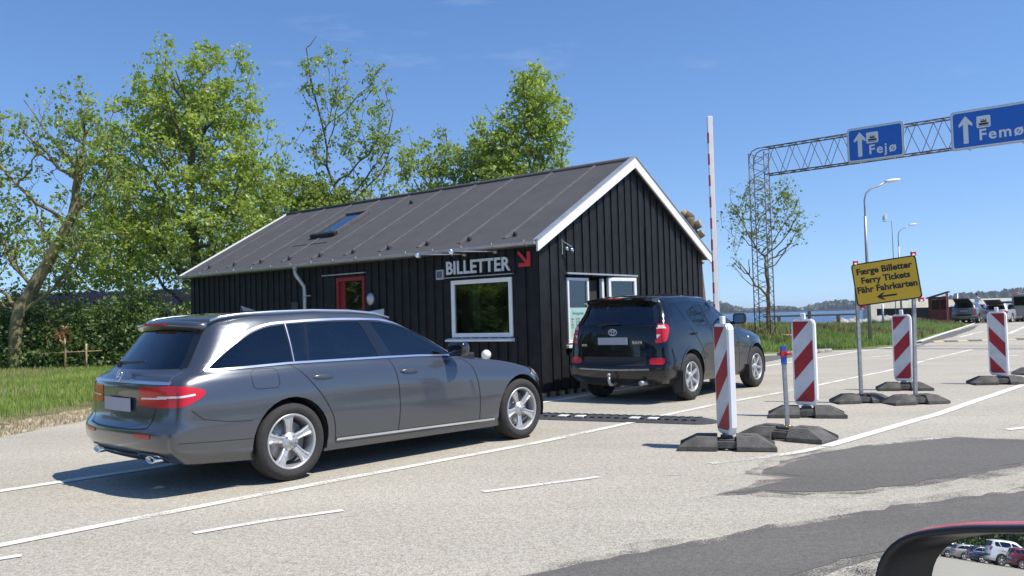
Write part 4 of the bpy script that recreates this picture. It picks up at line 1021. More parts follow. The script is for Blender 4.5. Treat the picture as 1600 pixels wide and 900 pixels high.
# oval bulkhead lamp
lp = bpy.data.objects.new('bulkhead_lamp', None); link(lp, hut)
MB().rev([(.001,.06),(.07,.055),(.115,.03),(.125,0),(.11,-.02)], 24, lambda x,y,h: (-4.27+x*.82, y0-.03-h, 1.80+y)).build('housing', zinc, lp)
MB().rev([(.001,.075),(.06,.068),(.095,.04),(.10,.02)], 20, lambda x,y,h: (-4.27+x*.78, y0-.03-h, 1.815+y*.9)).build('diffuser', mat('lamp_glass', (.45,.47,.5), .25), lp)
# small letterbox-like metal hood
MB().add([(-4.25,y0-.26,1.535),(-3.95,y0-.26,1.555),(-3.90,y0-.03,1.60),(-4.18,y0-.03,1.58),(-4.25,y0-.26,1.50),(-3.95,y0-.26,1.52),(-3.90,y0-.03,1.45),(-4.18,y0-.03,1.45)],[(3,2,1,0),(0,1,5,4),(1,2,6,5),(4,5,6,7),(3,0,4,7)]).build('letter_box', white_p, hut)
# vent grille
vt = MB().box(-2.47,-2.28,y0-.045,y0-.005,2.09,2.27).build('vent_grille', mat('grey_frame', (.42,.44,.46), .5), hut, bevel=.006)
MB().box(-2.44,-2.31,y0-.052,y0-.046,2.12,2.24).build('pane', mat('vent_blue_grey', (.09,.12,.16), .3), vt)
# front window
def window(name, rects, pane, T, parent, fm=white_p, fw=.055):
    w = bpy.data.objects.new(name, None); link(w, parent)
    xa, xb, za, zb = rects
    for q in ((xa,xb,za,za+fw),(xa,xb,zb-fw,zb),(xa,xa+fw,za+fw,zb-fw),(xb-fw,xb,za+fw,zb-fw)):
        vs = [T(a, d, z) for a in q[:2] for d in (-.045,.02) for z in q[2:]]
        MB().add(vs, [(0,1,3,2),(4,6,7,5),(0,4,5,1),(2,3,7,6),(0,2,6,4),(1,5,7,3)]).build('frame', fm, w, bevel=.005)
    vs = [T(a, d, z) for a in (xa+fw,xb-fw) for d in (-.02,-.012) for z in (za+fw,zb-fw)]
    MB().add(vs, [(0,1,3,2),(4,6,7,5),(0,4,5,1),(2,3,7,6),(0,2,6,4),(1,5,7,3)]).build('pane', pane, w)
    return w
TF = lambda a, d, z: (a, y0-d, z); TG = lambda a, d, z: (x1+d, a, z)
w = window('window', (-2.125,-.705,1.025,2.055), glass_win, TF, hut, fw=.075)
MB().add([(-2.22,y0-.11,.985),(-.66,y0-.11,.985),(-.66,y0-.0,1.015),(-2.22,y0-.0,1.015),(-2.22,y0-.11,.955),(-.66,y0-.11,.955),(-.66,y0-.0,.95),(-2.22,y0,.95)],[(0,1,2,3),(7,6,5,4),(0,4,5,1),(1,5,6,2),(3,7,4,0)]).build('sill', white_p, w, bevel=.004)
MB().box(-2.24,-.64,y0-.07,y0-.026,2.10,2.115).build('drip_cap', zinc, w)
MB().box(-1.93,-1.80,y0+.35,y0+.40,1.0,2.3).build('curtain', mat('curtain', (.55,.58,.55), .9), w)
MB().box(-1.0,-.78,y0+.6,y0+.62,1.5,1.8).build('poster', red_p, w)
mb = MB()
for k in range(5): mb.ball((-1.98+.13*k, y0+.30, 1.10), .06, 8, (1,1,1.2))
mb.build('potted_herbs', mat('herb_green', (.09,.13,.04), .8, noise=.4, nscale=30), w)
# ticket window in the gable: three lights, the last one open outwards
w = window('window', (.95,1.62,.88,2.03), glass_win, TG, hut, fw=.05)
MB().box(x1-.01,x1-.004,1.0,1.57,.93,1.50).build('notice_sheet', mat('pale_green_notice', (.38,.58,.54), .5), w)
for zz, t, wd in ((1.40,'Åbningstider',.36),(1.30,'Man    07.00    18.00',.44),(1.25,'Tir      07.00    18.00',.44),(1.20,'Ons    07.00    18.00',.44),(1.15,'Tor     07.00    19.00',.44),(1.02,'Tlf. 54 92 22 93',.34)):
    flat_text(t, wd, 0, 0, .05, (x1-.003, 1.28, zz), (0,1,0), (1,0,0), black_i, 'notice_text', w, 0, depth=.0006)
w2 = window('window', (2.05,2.12,.88,2.03), glass_win, TG, hut, fw=.034)
w3 = bpy.data.objects.new('open_casement', None); link(w3, hut); w3.location = (x1+.03, 2.24, 0); w3.rotation_euler = (0,0,R(-12))
window('window', (.0,.76,1.50,2.05), glass_win, lambda a,d,z: (d, a, z), w3, fw=.065)
for ch in kids(w3):
    for c2 in kids(ch): c2.parent = w3
    bpy.data.objects.remove(ch)
MB().box(x1-.04,x1+.02,2.12,3.11,.86,.93).build('window_rail', white_p, hut)
MB().box(x1-.05,x1+.08,.86,3.2,.80,.855).build('sill', white_p, hut, bevel=.004)
MB().box(x1+.0,x1+.09,.86,3.24,2.085,2.115).build('drip_cap', zinc, hut)
for q in ((1.62,2.05),):
    MB().box(x1-.10,x1-.09,q[0],q[1],.9,2.0).build('opening_shade', dark_m, hut)  # dark sheet standing in for the shade inside the open middle light
# spot lamps on arms over the lettering, the corner flood lamp
def arm_lamp(xa, xb):
    l = bpy.data.objects.new('sign_lamp', None); link(l, hut)
    MB().tube([(xb,y0-.03,2.50),(xb,y0-.10,2.51)], .035, 10).build('wall_plate', galv, l)
    MB().tube([(xb,y0-.08,2.51),(xa+.05,y0-.50,2.535)], .013, 8).build('arm', satin, l)
    d = Vector((.15,.75,-.6)).normalized(); c = Vector((xa, y0-.52, 2.52))
    sx = d.cross(Vector((0,0,1))).normalized(); sy = sx.cross(d)
    MB().rev([(.001,-.06),(.03,-.055),(.045,-.02),(.055,.05),(.048,.052),(.03,.01),(.001,.0)], 16, lambda x,y,h: tuple(c+sx*x+sy*y+d*h)).build('lamp_head', chrome, l)
arm_lamp(-2.45,-1.72); arm_lamp(-1.62,-1.0)
l = bpy.data.objects.new('corner_lamp', None); link(l, hut)
MB().bar((x1+.03,.80,2.42),(x1+.03,.80,2.68),.02).build('bracket', galv, l)
MB().bar((x1+.04,.80,2.66),(x1+.16,.92,2.55),.012).build('bracket', galv, l)
for q in (.0,.1): MB().rev([(.001,-.06),(.03,-.05),(.04,0),(.035,.02),(.001,.03)], 14, lambda x,y,h: (x1+.10+h*.8+q*.5, .86+x+q*.8, 2.52+y-h*.4-q*.2)).build('lamp_head', chrome, l)
# lettering and arrow
flat_text('BILLETTER', 1.50, -1.455, 2.285, .3, (0, y0-.034, 0), (1,0,0), (0,-1,0), letter_m, 'lettering', hut, .007, 1.04, .010, fit=.24)
P = [(-.5,.5),(-.28,.5),(.28,-.1),(.28,.5),(.5,.5),(.5,-.5),(-.5,-.5),(-.38,-.28),(.10,-.28),(-.5,.38)]
P = [(-.50,.36),(-.36,.50),(.26,-.12),(.26,.42),(.50,.42),(.50,-.50),(-.42,-.50),(-.42,-.26),(.12,-.26)]
MB().prism([(a*.27-.395, b*.27+2.345) for a,b in P], y0-.031, y0-.06, lambda a,b,h: (a,h,b)).build('red_arrow', mat('arrow_red', (.50,.025,.03), .45), hut)

# white ball bollard by the wall
t = thing('bollard', 'white ball-topped bollard standing at the foot of the hut wall', 'bollard', (.451-.98*math.cos(HA)-.25*math.sin(HA), 13.945+.98*math.sin(HA)-.25*math.cos(HA), 0))
MB().ball((0,0,.74), .085, 16).build('ball', white_p, t); MB().tube([(0,0,0),(0,0,.67)], .05, 12).build('post', white_p, t)

# ---------------------------------------------------------------- traffic beacons and their rubber feet
def foot(parent, name='rubber_foot', red=False):
    """two chamfered end blocks joined by a slotted web: 0.84 x 0.40 x 0.12"""
    mb = MB(); Lx, Wy, h = .465, .215, .128
    for s in (-1, 1):
        pr = [(s*Lx,0),(s*Lx,.035),(s*.30,h),(s*.125,h),(s*.125,0)]
        n = 5
        vs = [(a,-Wy,b) if i in (0,1,4) or b == 0 else (a,-Wy+.07,b) for i,(a,b) in enumerate(pr)] + [(a,Wy,b) if i in (0,1,4) or b == 0 else (a,Wy-.07,b) for i,(a,b) in enumerate(pr)]
        # side skirts: lower edge
        vs = []
        for yy, q in ((-Wy,0),(-Wy,1),(-Wy+.075,2),(Wy-.075,2),(Wy,1),(Wy,0)):
            zt = {0:0, 1:.04, 2:h}[q]
            xo = {0:Lx, 1:Lx, 2:.29}[q]
            vs += [(s*.09, yy, zt), (s*xo, yy, zt)]
        fs = [(2*i,2*i+1,2*i+3,2*i+2) for i in range(5)] + [(0,2,4,6,8,10),(1,11,9,7,5,3),(0,10,11,1)]
        # end slope from (Lx,.04) to (.29,h)
        vs2 = [(s*Lx,-Wy,0),(s*Lx,-Wy,.04),(s*.29,-Wy+.075,h),(s*.29,Wy-.075,h),(s*Lx,Wy,.04),(s*Lx,Wy,0)]
        mb.add(vs, fs)
        # recessed grip
        mb.box(s*.20-.035, s*.20+.035, -.05, .05, h, h+.006)
        mb.box(s*.34-.012, s*.34+.012, -.17, -.145, .02, .055); 
    mb.box(-.09,.09,-.16,-.09,.02,.085); mb.box(-.09,.09,.09,.16,.02,.085); mb.box(-.09,.09,-.05,.05,.0,.10)
    mb.box(-.06,.06,-.06,.06,.09,.125); mb.box(-.075,.075,-.13,-.10,.085,.10)
    f = mb.build(name, base_m, parent, bevel=.008, seg=1)
    if red:
        g_ = MB(); 
        for k in range(4):
            g_.add([(.17+.04*k,-.155,.0705),(.197+.04*k,-.155,.0705),(.197+.04*k,-.13,.094),(.17+.04*k,-.13,.094)],[(0,1,2,3)])
        g_.build('red_spray_marks', mat('red_spray', (.36,.10,.10), .85, noise=.4, nscale=40), f)
    return f
def beacon(label, loc, rz_face, rz_foot, flip=False, group='red and white traffic beacons', lean=0):
    t = thing('traffic_beacon', label, 'traffic beacon', (loc[0],loc[1],.006), rz_face, group)
    w, h0, h1, c = .150, .140, 1.225, .045
    out = [(-w+c*.7,h0),(w-c*.7,h0),(w,h0+c*1.6),(w,h1-c),(w-c*.8,h1),(-w+c*.8,h1),(-w,h1-c),(-w,h0+c*1.6)]
    b = MB().prism(out, -.030, .042, lambda a,b,h: (a,h,b)).build('panel', beacon_w, t, bevel=.012, seg=2)
    MB().box(-.028,.028,-.02,.02,h1-.005,h1+.075).build('lug', beacon_w, t, bevel=.006)
    MB().box(-.035,.035,-.03,.03,.09,.15).build('stub', galv, t)
    fw = .124; z0, z1 = h0+.045, h1-.03
    MB().box(-fw,fw,-.0325,-.0302,z0,z1).build('white_face', refl_w, t)
    mb = MB(); sl = 1.12
    s = -1 if flip else 1
    # red bands: clip the strip z in [c+sl*x, c+sl*x+per/2] to the face
    for k in range(-3, 4):
        c0 = z1-.235+sl*fw-k*.51
        poly = [(-fw, c0-sl*fw), (fw, c0+sl*fw), (fw, c0+sl*fw+.242), (-fw, c0-sl*fw+.242)]
        # clip in z (Sutherland-Hodgman)
        for lim, sg in ((z0, 1), (z1, -1)):
            q = []
            for i in range(len(poly)):
                a, b2 = poly[i], poly[(i+1)%len(poly)]
                ia, ib = (a[1]-lim)*sg >= 0, (b2[1]-lim)*sg >= 0
                if ia: q.append(a)
                if ia != ib:
                    tt = (lim-a[1])/(b2[1]-a[1]); q.append((a[0]+(b2[0]-a[0])*tt, lim))
            poly = q
            if not poly: break
        if len(poly) > 2: mb.prism([(s*a,b2) for a,b2 in poly], -.0327, -.0342, lambda a,b,h: (a,h,b))
    mb.build('red_bands', refl_r, t)
    f = foot(t); f.rotation_euler = (0,0,rz_foot-rz_face)
    return t
beacon('striped beacon nearest the camera, turned partly edge-on before the off-road car', (2.08,8.42), R(-76), R(-14))
beacon('striped beacon standing behind the bare post with blue tape', (3.68,10.76), R(-42), R(-16))
b3 = beacon('striped beacon standing behind the posts of the yellow ticket sign', (6.34,13.85), R(-42), R(-14))
next(c for c in kids(b3) if c.name.startswith('rubber_foot')).scale = (.88,.88,.95)
beacon('striped beacon at the far right whose bands lean the other way', (8.24,14.45), R(-48), R(-8), flip=True)
t = thing('rubber_foot', 'loose grey rubber foot cut off by the right edge of the photo', 'rubber foot', (10.05,16.3,.006), R(20)); foot(t)
kids(t)[0].name = 'foot_block'

# bare post wound with blue and red tape
t = thing('marker_post', 'bare metal post with blue and red tape on its top', 'post', (2.84,8.95,.006), R(0))
b = foot(t, 'rubber_foot', red=True); b.rotation_euler = (0,0,R(-42)); 
mb = MB(); mb.bar((0.015,0,.05),(0,0,.95),.04,.04); mb.build('post', galv, t, bevel=.003)
mb = MB(); mb.bar((.003,0,.775),(0,0,.965),.048,.048); mb.build('blue_tape', tape_b, t)
mb = MB(); mb.bar((.002,0,.86),(.001,0,.915),.062,.062); mb.ball((.03,-.03,.89),.022,8,(1.3,1,.8)); mb.ball((.06,-.02,.885),.016,8); mb.build('red_tape', tape_r, t)
mb = MB(); mb.ball((.02,-.035,.125),.03,8,(1.2,1,.8)); mb.ball((-.01,-.03,.115),.022,8); mb.build('brass_clamp', mat('brass', (.45,.30,.10), .35, metal=.8), t)

# ---------------------------------------------------------------- yellow sign on two posts
PL, PR = Vector((5.03,12.28,0)), Vector((5.42,11.66,0))
TL, BL, TR, BR = Vector((4.906,12.15,1.983)), Vector((4.907,12.15,1.367)), Vector((5.647,11.75,2.07)), Vector((5.656,11.75,1.474))
sg = thing('ticket_sign', 'yellow ferry ticket sign with a left arrow hung on two metal posts', 'sign', (5.28,11.95,0))
o0 = Vector((5.28,11.95,0))
cen = (TL+TR+BL+BR)/4 - o0; X = ((TR-TL)+(BR-BL)).normalized(); up = ((TL-BL)+(TR-BR)).normalized(); N = X.cross(up)
N = X.cross(up).normalized(); up = N.cross(X)
wS, hS = ((TR-TL).length+(BR-BL).length)/4, ((TL-BL).length+(TR-BR).length)/4
FM = frame(X, up, N)
pr = rrect(0,0,wS,hS,.045,5)
MB().prism(pr, -.012, .0, lambda a,b,h: tuple(FM(cen) @ Vector((a,b,h)))).build('panel', black_i, sg)
MB().prism(rrect(0,0,wS-.018,hS-.018,.035,5), .0004, .003, lambda a,b,h: tuple(FM(cen) @ Vector((a,b,h)))).build('yellow_face', yellow_m, sg)
MB().prism(rrect(0,0,wS-.004,hS-.004,.041,5), -.0155, -.0125, lambda a,b,h: tuple(FM(cen) @ Vector((a,b,h)))).build('back_sheet', galv, sg)
for s_, zz, wd in (('Færge Billetter',.205,.73),('Ferry Tickets',.075,.64),('Fähr Fahrkarten',-.055,.785)):
    flat_text(s_, wd, 0, zz-.028, .12, tuple(cen+N*.0036), X, N, black_i, 'lettering', sg, .0048, depth=.0006)
ar = [(-.155,-.205),(-.075,-.155),(-.045,-.155),(-.085,-.193),(.11,-.193),(.11,-.219),(-.085,-.219),(-.045,-.257),(-.075,-.257)]
MB().prism([(a,b) for a,b in ar], .0031, .0042, lambda a,b,h: tuple(FM(cen) @ Vector((a,b,h)))).build('arrow', black_i, sg)
for nm, base, px_, z1 in (('l', PL, -.36, .30),('r', PR, .40, .31)):
    topp = cen + X*px_ + up*(hS+.05) - N*.035
    botp = cen + X*px_ - up*(hS+.03) - N*.035
    a = botp + X*(-.075 if nm == 'l' else -.13) - N*.03
    MB().bar((a.x,a.y,.05), tuple(topp), .045, .045).build('post', galv, sg, bevel=.003)
    f = foot(sg); f.scale = (.86,.86,.95); f.location = (a.x, a.y, .006); f.rotation_euler = (0,0, R(2) if nm == 'l' else R(6))
    for q, c_ in ((topp-up*.03, tape_r if nm == 'l' else tape_r), (botp+up*.01, tape_r)):
        mb = MB(); mb.bar(tuple(q-up*.03), tuple(q+up*.025), .056, .056); mb.ball(tuple(q+X*.025+N*.03-up*.02), .014, 8, (1.3,1,.9)); mb.ball(tuple(q-X*.02+N*.03+up*.01), .012, 8); mb.build('tape', c_, sg)
        mb = MB(); mb.ball(tuple(q+X*.0+N*.042-up*.018), .015, 8, (1.6,1,1)); mb.build('white_tape', white_p, sg)

# ---------------------------------------------------------------- speed hump (rubber, white studs)
hA, hB = G(815,651), G(1090,659.5)
d = (hB-hA); Lh = d.length; d.normalize(); rz = math.atan2(d.y, d.x)
t = thing('speed_hump', 'black rubber speed hump with white blocks laid across the lane', 'speed hump', (hA.x,hA.y,.006), rz)
mb = MB(); n = 8; prof = [(-.26,0),(-.20,.022),(-.10,.043),(0,.050),(.10,.043),(.20,.022),(.26,0)]
vs = [(x,y,z) for x in (0,Lh) for y,z in prof]; m_ = len(prof)
mb.add(vs, [(i,i+1,m_+i+1,m_+i) for i in range(m_-1)], True)
for k in range(10):
    a0, a1 = -PI/2+PI*k/10, -PI/2+PI*(k+1)/10
    ring = []
    for a in (a0, a1):
        ring.append([(Lh+math.cos(a)*r, math.sin(a)*r, z) for r, z in ((.0001,.05),(.10,.043),(.20,.022),(.26,0))])
    mb.add(ring[0]+ring[1], [(i,i+1,4+i+1,4+i) for i in range(3)], True)
mb.build('rubber_strip', mat('hump_rubber', (.05,.05,.052), .8, noise=.3, nscale=20, bump=1, bscale=35), t, fix=True)
mb = MB()
for x in np.arange(.08, Lh, .11):
    for yy in (-.14,.0,.14):
        mb.box(x, x+.055, yy-.03, yy+.03, .034 if yy else .049, .044 if yy else .056)
mb.build('tread_studs', mat('hump_rubber_studs', (.035,.035,.037), .85), t)
for x in (.62,.86,1.60,1.84): MB().box(x, x+.12, -.19,-.06,.030,.049).build('white_block', white_p, t, bevel=.004)

# far strip of black and yellow blocks across the road
dfar = []
a, b = G(1436,535.5), G(1605,530.5)
for k in range(9):
    f0, f1 = k/9, (k+.93)/9; p, q = a.lerp(b, f0), a.lerp(b, f1)
    yel = k % 2 == 1
    d_ = (q-p).normalized(); nn = Vector((-d_.y, d_.x, 0))
    rzz = math.atan2(d_.y, d_.x); Ls = (q-p).length
    tb = MB(); tb.add([(0,-.22,0),(Ls,-.22,0),(Ls,.22,0),(0,.22,0),(0.03,-.1,.045),(Ls-.03,-.1,.045),(Ls-.03,.1,.045),(.03,.1,.045)], [(4,5,6,7),(0,1,5,4),(1,2,6,5),(2,3,7,6),(3,0,4,7)])
    o = tb.build('hump_segment', mat('faded_yellow', (.52,.43,.24), .8) if yel else patch_m); o.location = (p.x,p.y,.006); o.rotation_euler = (0,0,rzz)
    tag(o, ('faded yellow' if yel else 'dark')+' segment of the low rumble strip, '+('first','second','third','fourth','fifth','sixth','seventh','eighth','ninth')[k]+' counted from the grass side', 'rumble strip', 'segments of the rumble strip in two colours')

# ---------------------------------------------------------------- boom barrier beside the ticket window
t = thing('boom_barrier', 'raised red and white barrier pole standing behind the black hut', 'barrier', (3.92,16.3,0))
MB().box(-.16,.16,-.14,.14,.0,1.05).build('cabinet', mat('cabinet_white', (.6,.6,.58), .5), t, bevel=.02)
zt, zb = 5.15, .95
MB().box(-.052,.052,-.03,.03,zb,zt).build('pole', white_p, t, bevel=.012)
z = 4.78; k = 0
while z > zb+.2:
    MB().box(-.0535,-.030,-.0315,.0315,z-.16,z+.05).build('red_band', refl_r, t); z -= .415
MB().box(.046,.0545,-.022,.022,zb+.05,zt-.1).build('red_edge', mat('barrier_edge', (.55,.18,.16), .5), t)

# ---------------------------------------------------------------- gantry over the road with blue signs
g0 = Vector((9.5,32.0,0)); gd = Vector((.77,-.64,0)).normalized(); gn = Vector((-gd.y, gd.x, 0))*-1
ga = math.atan2(gd.y, gd.x)
gt = thing('sign_gantry', 'thin brown lattice gantry spanning the road and carrying the blue signs', 'gantry', (9.5,32,0), ga)
def lattice(mb, A, B, wx, wy, step, r, diag=.7, crossx=True):
    """square truss from A to B; wx, wy vectors across"""
    A = Vector(A); B = Vector(B); d = (B-A); n = max(1, int(d.length/step)); cor = [-wx-wy, wx-wy, wx+wy, -wx+wy]
    for c in cor: mb.tube([A+c, B+c], r, 5)
    for k in range(n):
        for j in range(4):
            c0, c1 = cor[j], cor[(j+1)%4]; p = A+d*(k/n); q = A+d*((k+1)/n); m_ = A+d*((k+.5)/n)
            mb.tube([p+c0, m_+c1], r*diag, 4, caps=False); mb.tube([m_+c1, q+c0], r*diag, 4, caps=False)
mb = MB(); lattice(mb, (.0,0,.0), (.0,0,7.35), Vector((.30,0,0)), Vector((0,.22,0)), .52, .021, .55)
# rounded outer shoulder
mb.tube([(-.30,-.22,6.9),(-.28,-.22,7.2),(-.16,-.22,7.42),(.05,-.22,7.50),(.3,-.22,7.50)], .021, 5); mb.tube([(-.30,.22,6.9),(-.28,.22,7.2),(-.16,.22,7.42),(.05,.22,7.50),(.3,.22,7.50)], .021, 5)
mb.build('tower', steel_rust, gt, fix=False)
mb = MB(); lattice(mb, (.30,0,6.99), (13.5,0,7.06), Vector((0,0,.51)), Vector((0,.22,0)), .82, .024, .5)
for k in range(28):
    x = .3+.47*k
    for z in (7.50+.0026*x, 6.48+.0026*x): mb.tube([(x,-.22,z),(x+.235,.22,z)], .012, 4); 
mb.build('beam', steel_rust, gt, fix=False)
mb = MB(); lattice(mb, (13.5,0,.0), (13.5,0,7.5), Vector((.30,0,0)), Vector((0,.22,0)), .55, .021, .6); mb.build('tower', steel_rust, gt, fix=False)
MB().box(-.5,.5,-.45,.45,-.1,.25).build('footing', stone_m, gt)
def ferry_icon(parent, cx, cz, s, FMt, m=black_i):
    mb = MB(); f = lambda a,b,h: tuple(FMt @ Vector((cx+a*s, cz+b*s, h)))
    mb.prism([(-.42,-.12),(.42,-.12),(.34,-.30),(-.34,-.30)], .012, .016, f)
    mb.prism([(-.22,.08),(.22,.08),(.26,-.06),(-.26,-.06)], .012, .016, f)
    for a in (-.18,.0,.18): mb.prism([(a-.03,.22),(a+.03,.22),(a+.03,.10),(a-.03,.10)], .012, .016, f)
    mb.prism([(-.44,-.36),(.44,-.36),(.44,-.40),(-.44,-.40)], .012, .016, f)
    mb.build('ferry_symbol', m, parent)
def blue_sign(name_, word, s0, s1, z0, z1, label):
    c0 = g0+gd*((s0+s1)/2); t = thing('direction_sign', label, 'sign', tuple(c0+Vector((0,0,0))), 0, 'blue direction signs on the gantry')
    w, h = (s1-s0)/2, (z1-z0)/2; N = Vector((-gd.y*-1, gd.x*-1, 0)); N = Vector((gd.y, -gd.x, 0)) 
    if N.dot(Vector((0,-1,0))) < 0: N = -N
    X = gd.copy(); M_ = frame(X, Vector((0,0,1)), N)(Vector((0,0,(z0+z1)/2))+N*.27)
    f = lambda a,b,h_: tuple(M_ @ Vector((a,b,h_)))
    MB().prism(rrect(0,0,w,h,.12,5), -.06, .0, f).build('frame', mat('sign_edge_grey', (.50,.52,.54), .5), t)
    MB().prism(rrect(0,0,w-.035,h-.035,.09,5), .001, .004, f).build('border', signw, t)
    MB().prism(rrect(0,0,w-.075,h-.075,.07,5), .005, .008, f).build('panel', blue_m, t)
    ax = -w+.44
    aw = .072
    MB().prism([(ax-aw,-h*.70),(ax+aw,-h*.70),(ax+aw,h*.28),(ax+.20,h*.16),(ax+.20,h*.30),(ax,h*.72),(ax-.20,h*.30),(ax-.20,h*.16),(ax-aw,h*.28)], .009, .012, f).build('arrow', signw, t)
    small = word == 'Fejø'; ic = -w+(.86 if small else .96)
    MB().prism(rrect(ic,.19,.20,.19,.045,4), .009, .011, f).build('symbol_field', signw, t)
    ferry_icon(t, ic, .19, .36, M_)
    flat_text(word, .88 if small else 1.22, -w+(1.19 if small else 1.44), -.24, .40, tuple(M_ @ Vector((0,0,.010))), X, N, signw, 'lettering', t, .008, 1.2, .002)
    for a in (-w*.6, w*.6): MB().tube([f(a,-h,-.04), f(a,-h,-.30)], .02, 6).build('bracket', galv, t)
    return t
blue_sign('s', 'Fejø', 3.38, 5.27, 6.45, 7.66, 'smaller blue sign with a white up arrow and the word Fejø')
blue_sign('s', 'Femø', 6.70, 9.2, 6.39, 7.66, 'larger blue sign with the word Femø, cut by the right edge')

# ---------------------------------------------------------------- street lamps, mast
def lamp(label, loc, h, rz, reach=1.35, sc=1.0, group='street lamps beyond the bank'):
    t = thing('street_lamp', label, 'street lamp', loc, rz, group)
    MB().tube([(0,0,-.2),(0,0,h*.52),(0,0,h*.80)], [.075*sc,.06*sc,.05*sc], 10).build('pole', galv, t)
    P = [(0,0,h*.80),(0,0,h*.90),(.08,0,h*.945),(.28,0,h*.965+.05),(.62,0,h*.985+.04),(reach-.1,0,h+.10)]
    MB().tube(P, .032*sc, 8).build('arm', galv, t)
    mb = MB(); vs = []
    for k in range(7):
        q = k/6; x = reach-.15+.62*q; z = h+.10+.08*q; wv = (.05,.085,.11,.12,.115,.09,.04)[k]; hv = (.04,.06,.07,.07,.06,.05,.03)[k]
        vs += [(x, wv*math.cos(2*PI*j/10), z+hv*math.sin(2*PI*j/10)) for j in range(10)]
    mb.add(vs, [(i*10+j,i*10+(j+1)%10,(i+1)*10+(j+1)%10,(i+1)*10+j) for i in range(6) for j in range(10)] + [tuple(range(10)), tuple(60+j for j in range(10))], True)
    mb.build('lamp_head', white_p, t)
    return t
lamp('tall street lamp with a curved arm standing just left behind the yellow sign', (13.45,32,0), 6.05, R(6), 1.0)
lamp('small distant street lamp whose head shows over the right corner of the yellow sign', (27.5,60,0), 7.1, R(8), 1.0, 1.0)
t = thing('camera_mast', 'thin mast with a cranked top and a small box behind the yellow sign', 'mast', (26.2,58,0))
MB().tube([(0,0,0),(0,0,7.3),(-.6,0,7.3),(-.6,0,7.75)], .03, 6).build('mast', galv, t); MB().box(-.52,-.35,-.1,.1,7.4,7.75).build('box', white_p, t)
t = thing('marker_pole', 'plain grey pole standing right of the red hut', 'pole', (36.0,68.6,0)); MB().tube([(0,0,0),(0,0,2.3)], .09, 8).build('pole', galv, t)
t = thing('marker_pole', 'short grey pole left of the red hut by the quay wall', 'pole', (24.0,55,0)); MB().tube([(0,0,0),(0,0,1.6)], .07, 8).build('pole', galv, t)

# ---------------------------------------------------------------- red hut, quay, stones, rail fence
rh = thing('red_shed', 'little red wooden shelter with a sloping roof beside the road', 'shed', (32.35,64.4,0), -HA*.9); rh.scale = (.66,.66,.97)
redw = mat('red_boards', (.16,.030,.024), .75, noise=.25, nscale=3)
mb = MB()
for q in ((-.95,-.55),(.15,.25),(.85,.95)): mb.box(q[0],q[1],-.75,-.68,1.15,1.95)
mb.box(-.95,.95,-.75,-.68,.0,1.15); mb.box(-.95,.95,-.75,-.68,1.95,2.15)
mb.box(-.95,-.88,-.68,.75,0,2.1); mb.box(.88,.95,-.68,-.3,0,2.4); mb.box(.88,.95,.3,.75,0,2.4); mb.box(-.88,.88,.68,.75,0,1.95)
mb.build('walls', redw, rh)
mb = MB(); mb.add([(-1.15,-.95,2.02),(1.15,-.95,2.48),(1.15,.95,2.48),(-1.15,.95,2.02),(-1.15,-.95,2.10),(1.15,-.95,2.56),(1.15,.95,2.56),(-1.15,.95,2.10)], [(3,2,1,0),(4,5,6,7),(0,1,5,4),(1,2,6,5),(2,3,7,6),(3,0,4,7)])
mb.build('roof', mat('shed_roof', (.10,.06,.06), .8), rh)
MB().box(-.54,.14,-.72,-.71,1.16,1.94).build('window', glass_win, rh)
qw = mat('quay_wall', (.045,.042,.036), .9, noise=.4, nscale=1.2); qc = mat('quay_coping', (.72,.66,.52), .9, noise=.15, nscale=1)
def wall_seg(name, a, b, z0, z1, w, m, label, cat):
    a = Vector((*a,0)); b = Vector((*b,0)); d = (b-a); L_ = d.length
    o = MB().box(0,L_,-w/2,w/2,z0,z1).build(name, m, bevel=.03); o.location = a; o.rotation_euler = (0,0,math.atan2(d.y,d.x)); tag(o, label, cat); return o
wall_seg('quay_wall', (34.6,80.5), (46,73.5), -1.5, 1.30, .6, qw, 'dark quay wall running behind the red hut', 'wall')
wall_seg('breakwater', (42.5,102), (64,106), -1.5, 2.15, 1.5, qc, 'pale concrete breakwater wall seen above the dark quay', 'wall')
for k in range(16):
    px = 1312+k*5.5; d_ = 50+k*1.1+random.uniform(-1,1); X_ = (px-800)/FPX*d_+.0
    mb = MB(); s = random.uniform(.22,.5); mb.ball((0,0,0), s, 8, (1.3,1,.75))
    mb.v = [(v[0]*random.uniform(.8,1.15), v[1]*random.uniform(.8,1.15), v[2]*random.uniform(.8,1.1)) for v in mb.v]
    o = mb.build('boulder', mat('boulder_grey', (.36,.34,.31), .9, noise=.3, nscale=2) if k == 0 else bpy.data.materials['boulder_grey']); o.location = (X_, d_, .48); o.rotation_euler = (0,0,k)
    tag(o, 'pale boulder on the shore behind the yellow sign, %s from the left' % ('first','second','third','fourth','fifth','sixth','seventh','eighth','ninth','tenth','eleventh','twelfth','thirteenth','fourteenth','fifteenth','sixteenth')[k], 'boulder', 'boulders along the shore')
rf_ = thing('rail_fence', 'low wooden rail fence at the water between the gantry and the beacon', 'fence', (13.6,44,.3), R(-4))
for x in (0.2,1.75,3.2): MB().box(x-.07,x+.07,-.07,.07,-.3,.78 if x != 1.75 else 1.0).build('fence_post', mat('grey_wood', (.11,.09,.07), .9) if x == .2 else bpy.data.materials['grey_wood'], rf_)
for z in (.72,.25): MB().box(-.6,4.2,-.03,.03,z,z+.09).build('rail', bpy.data.materials['grey_wood'], rf_)
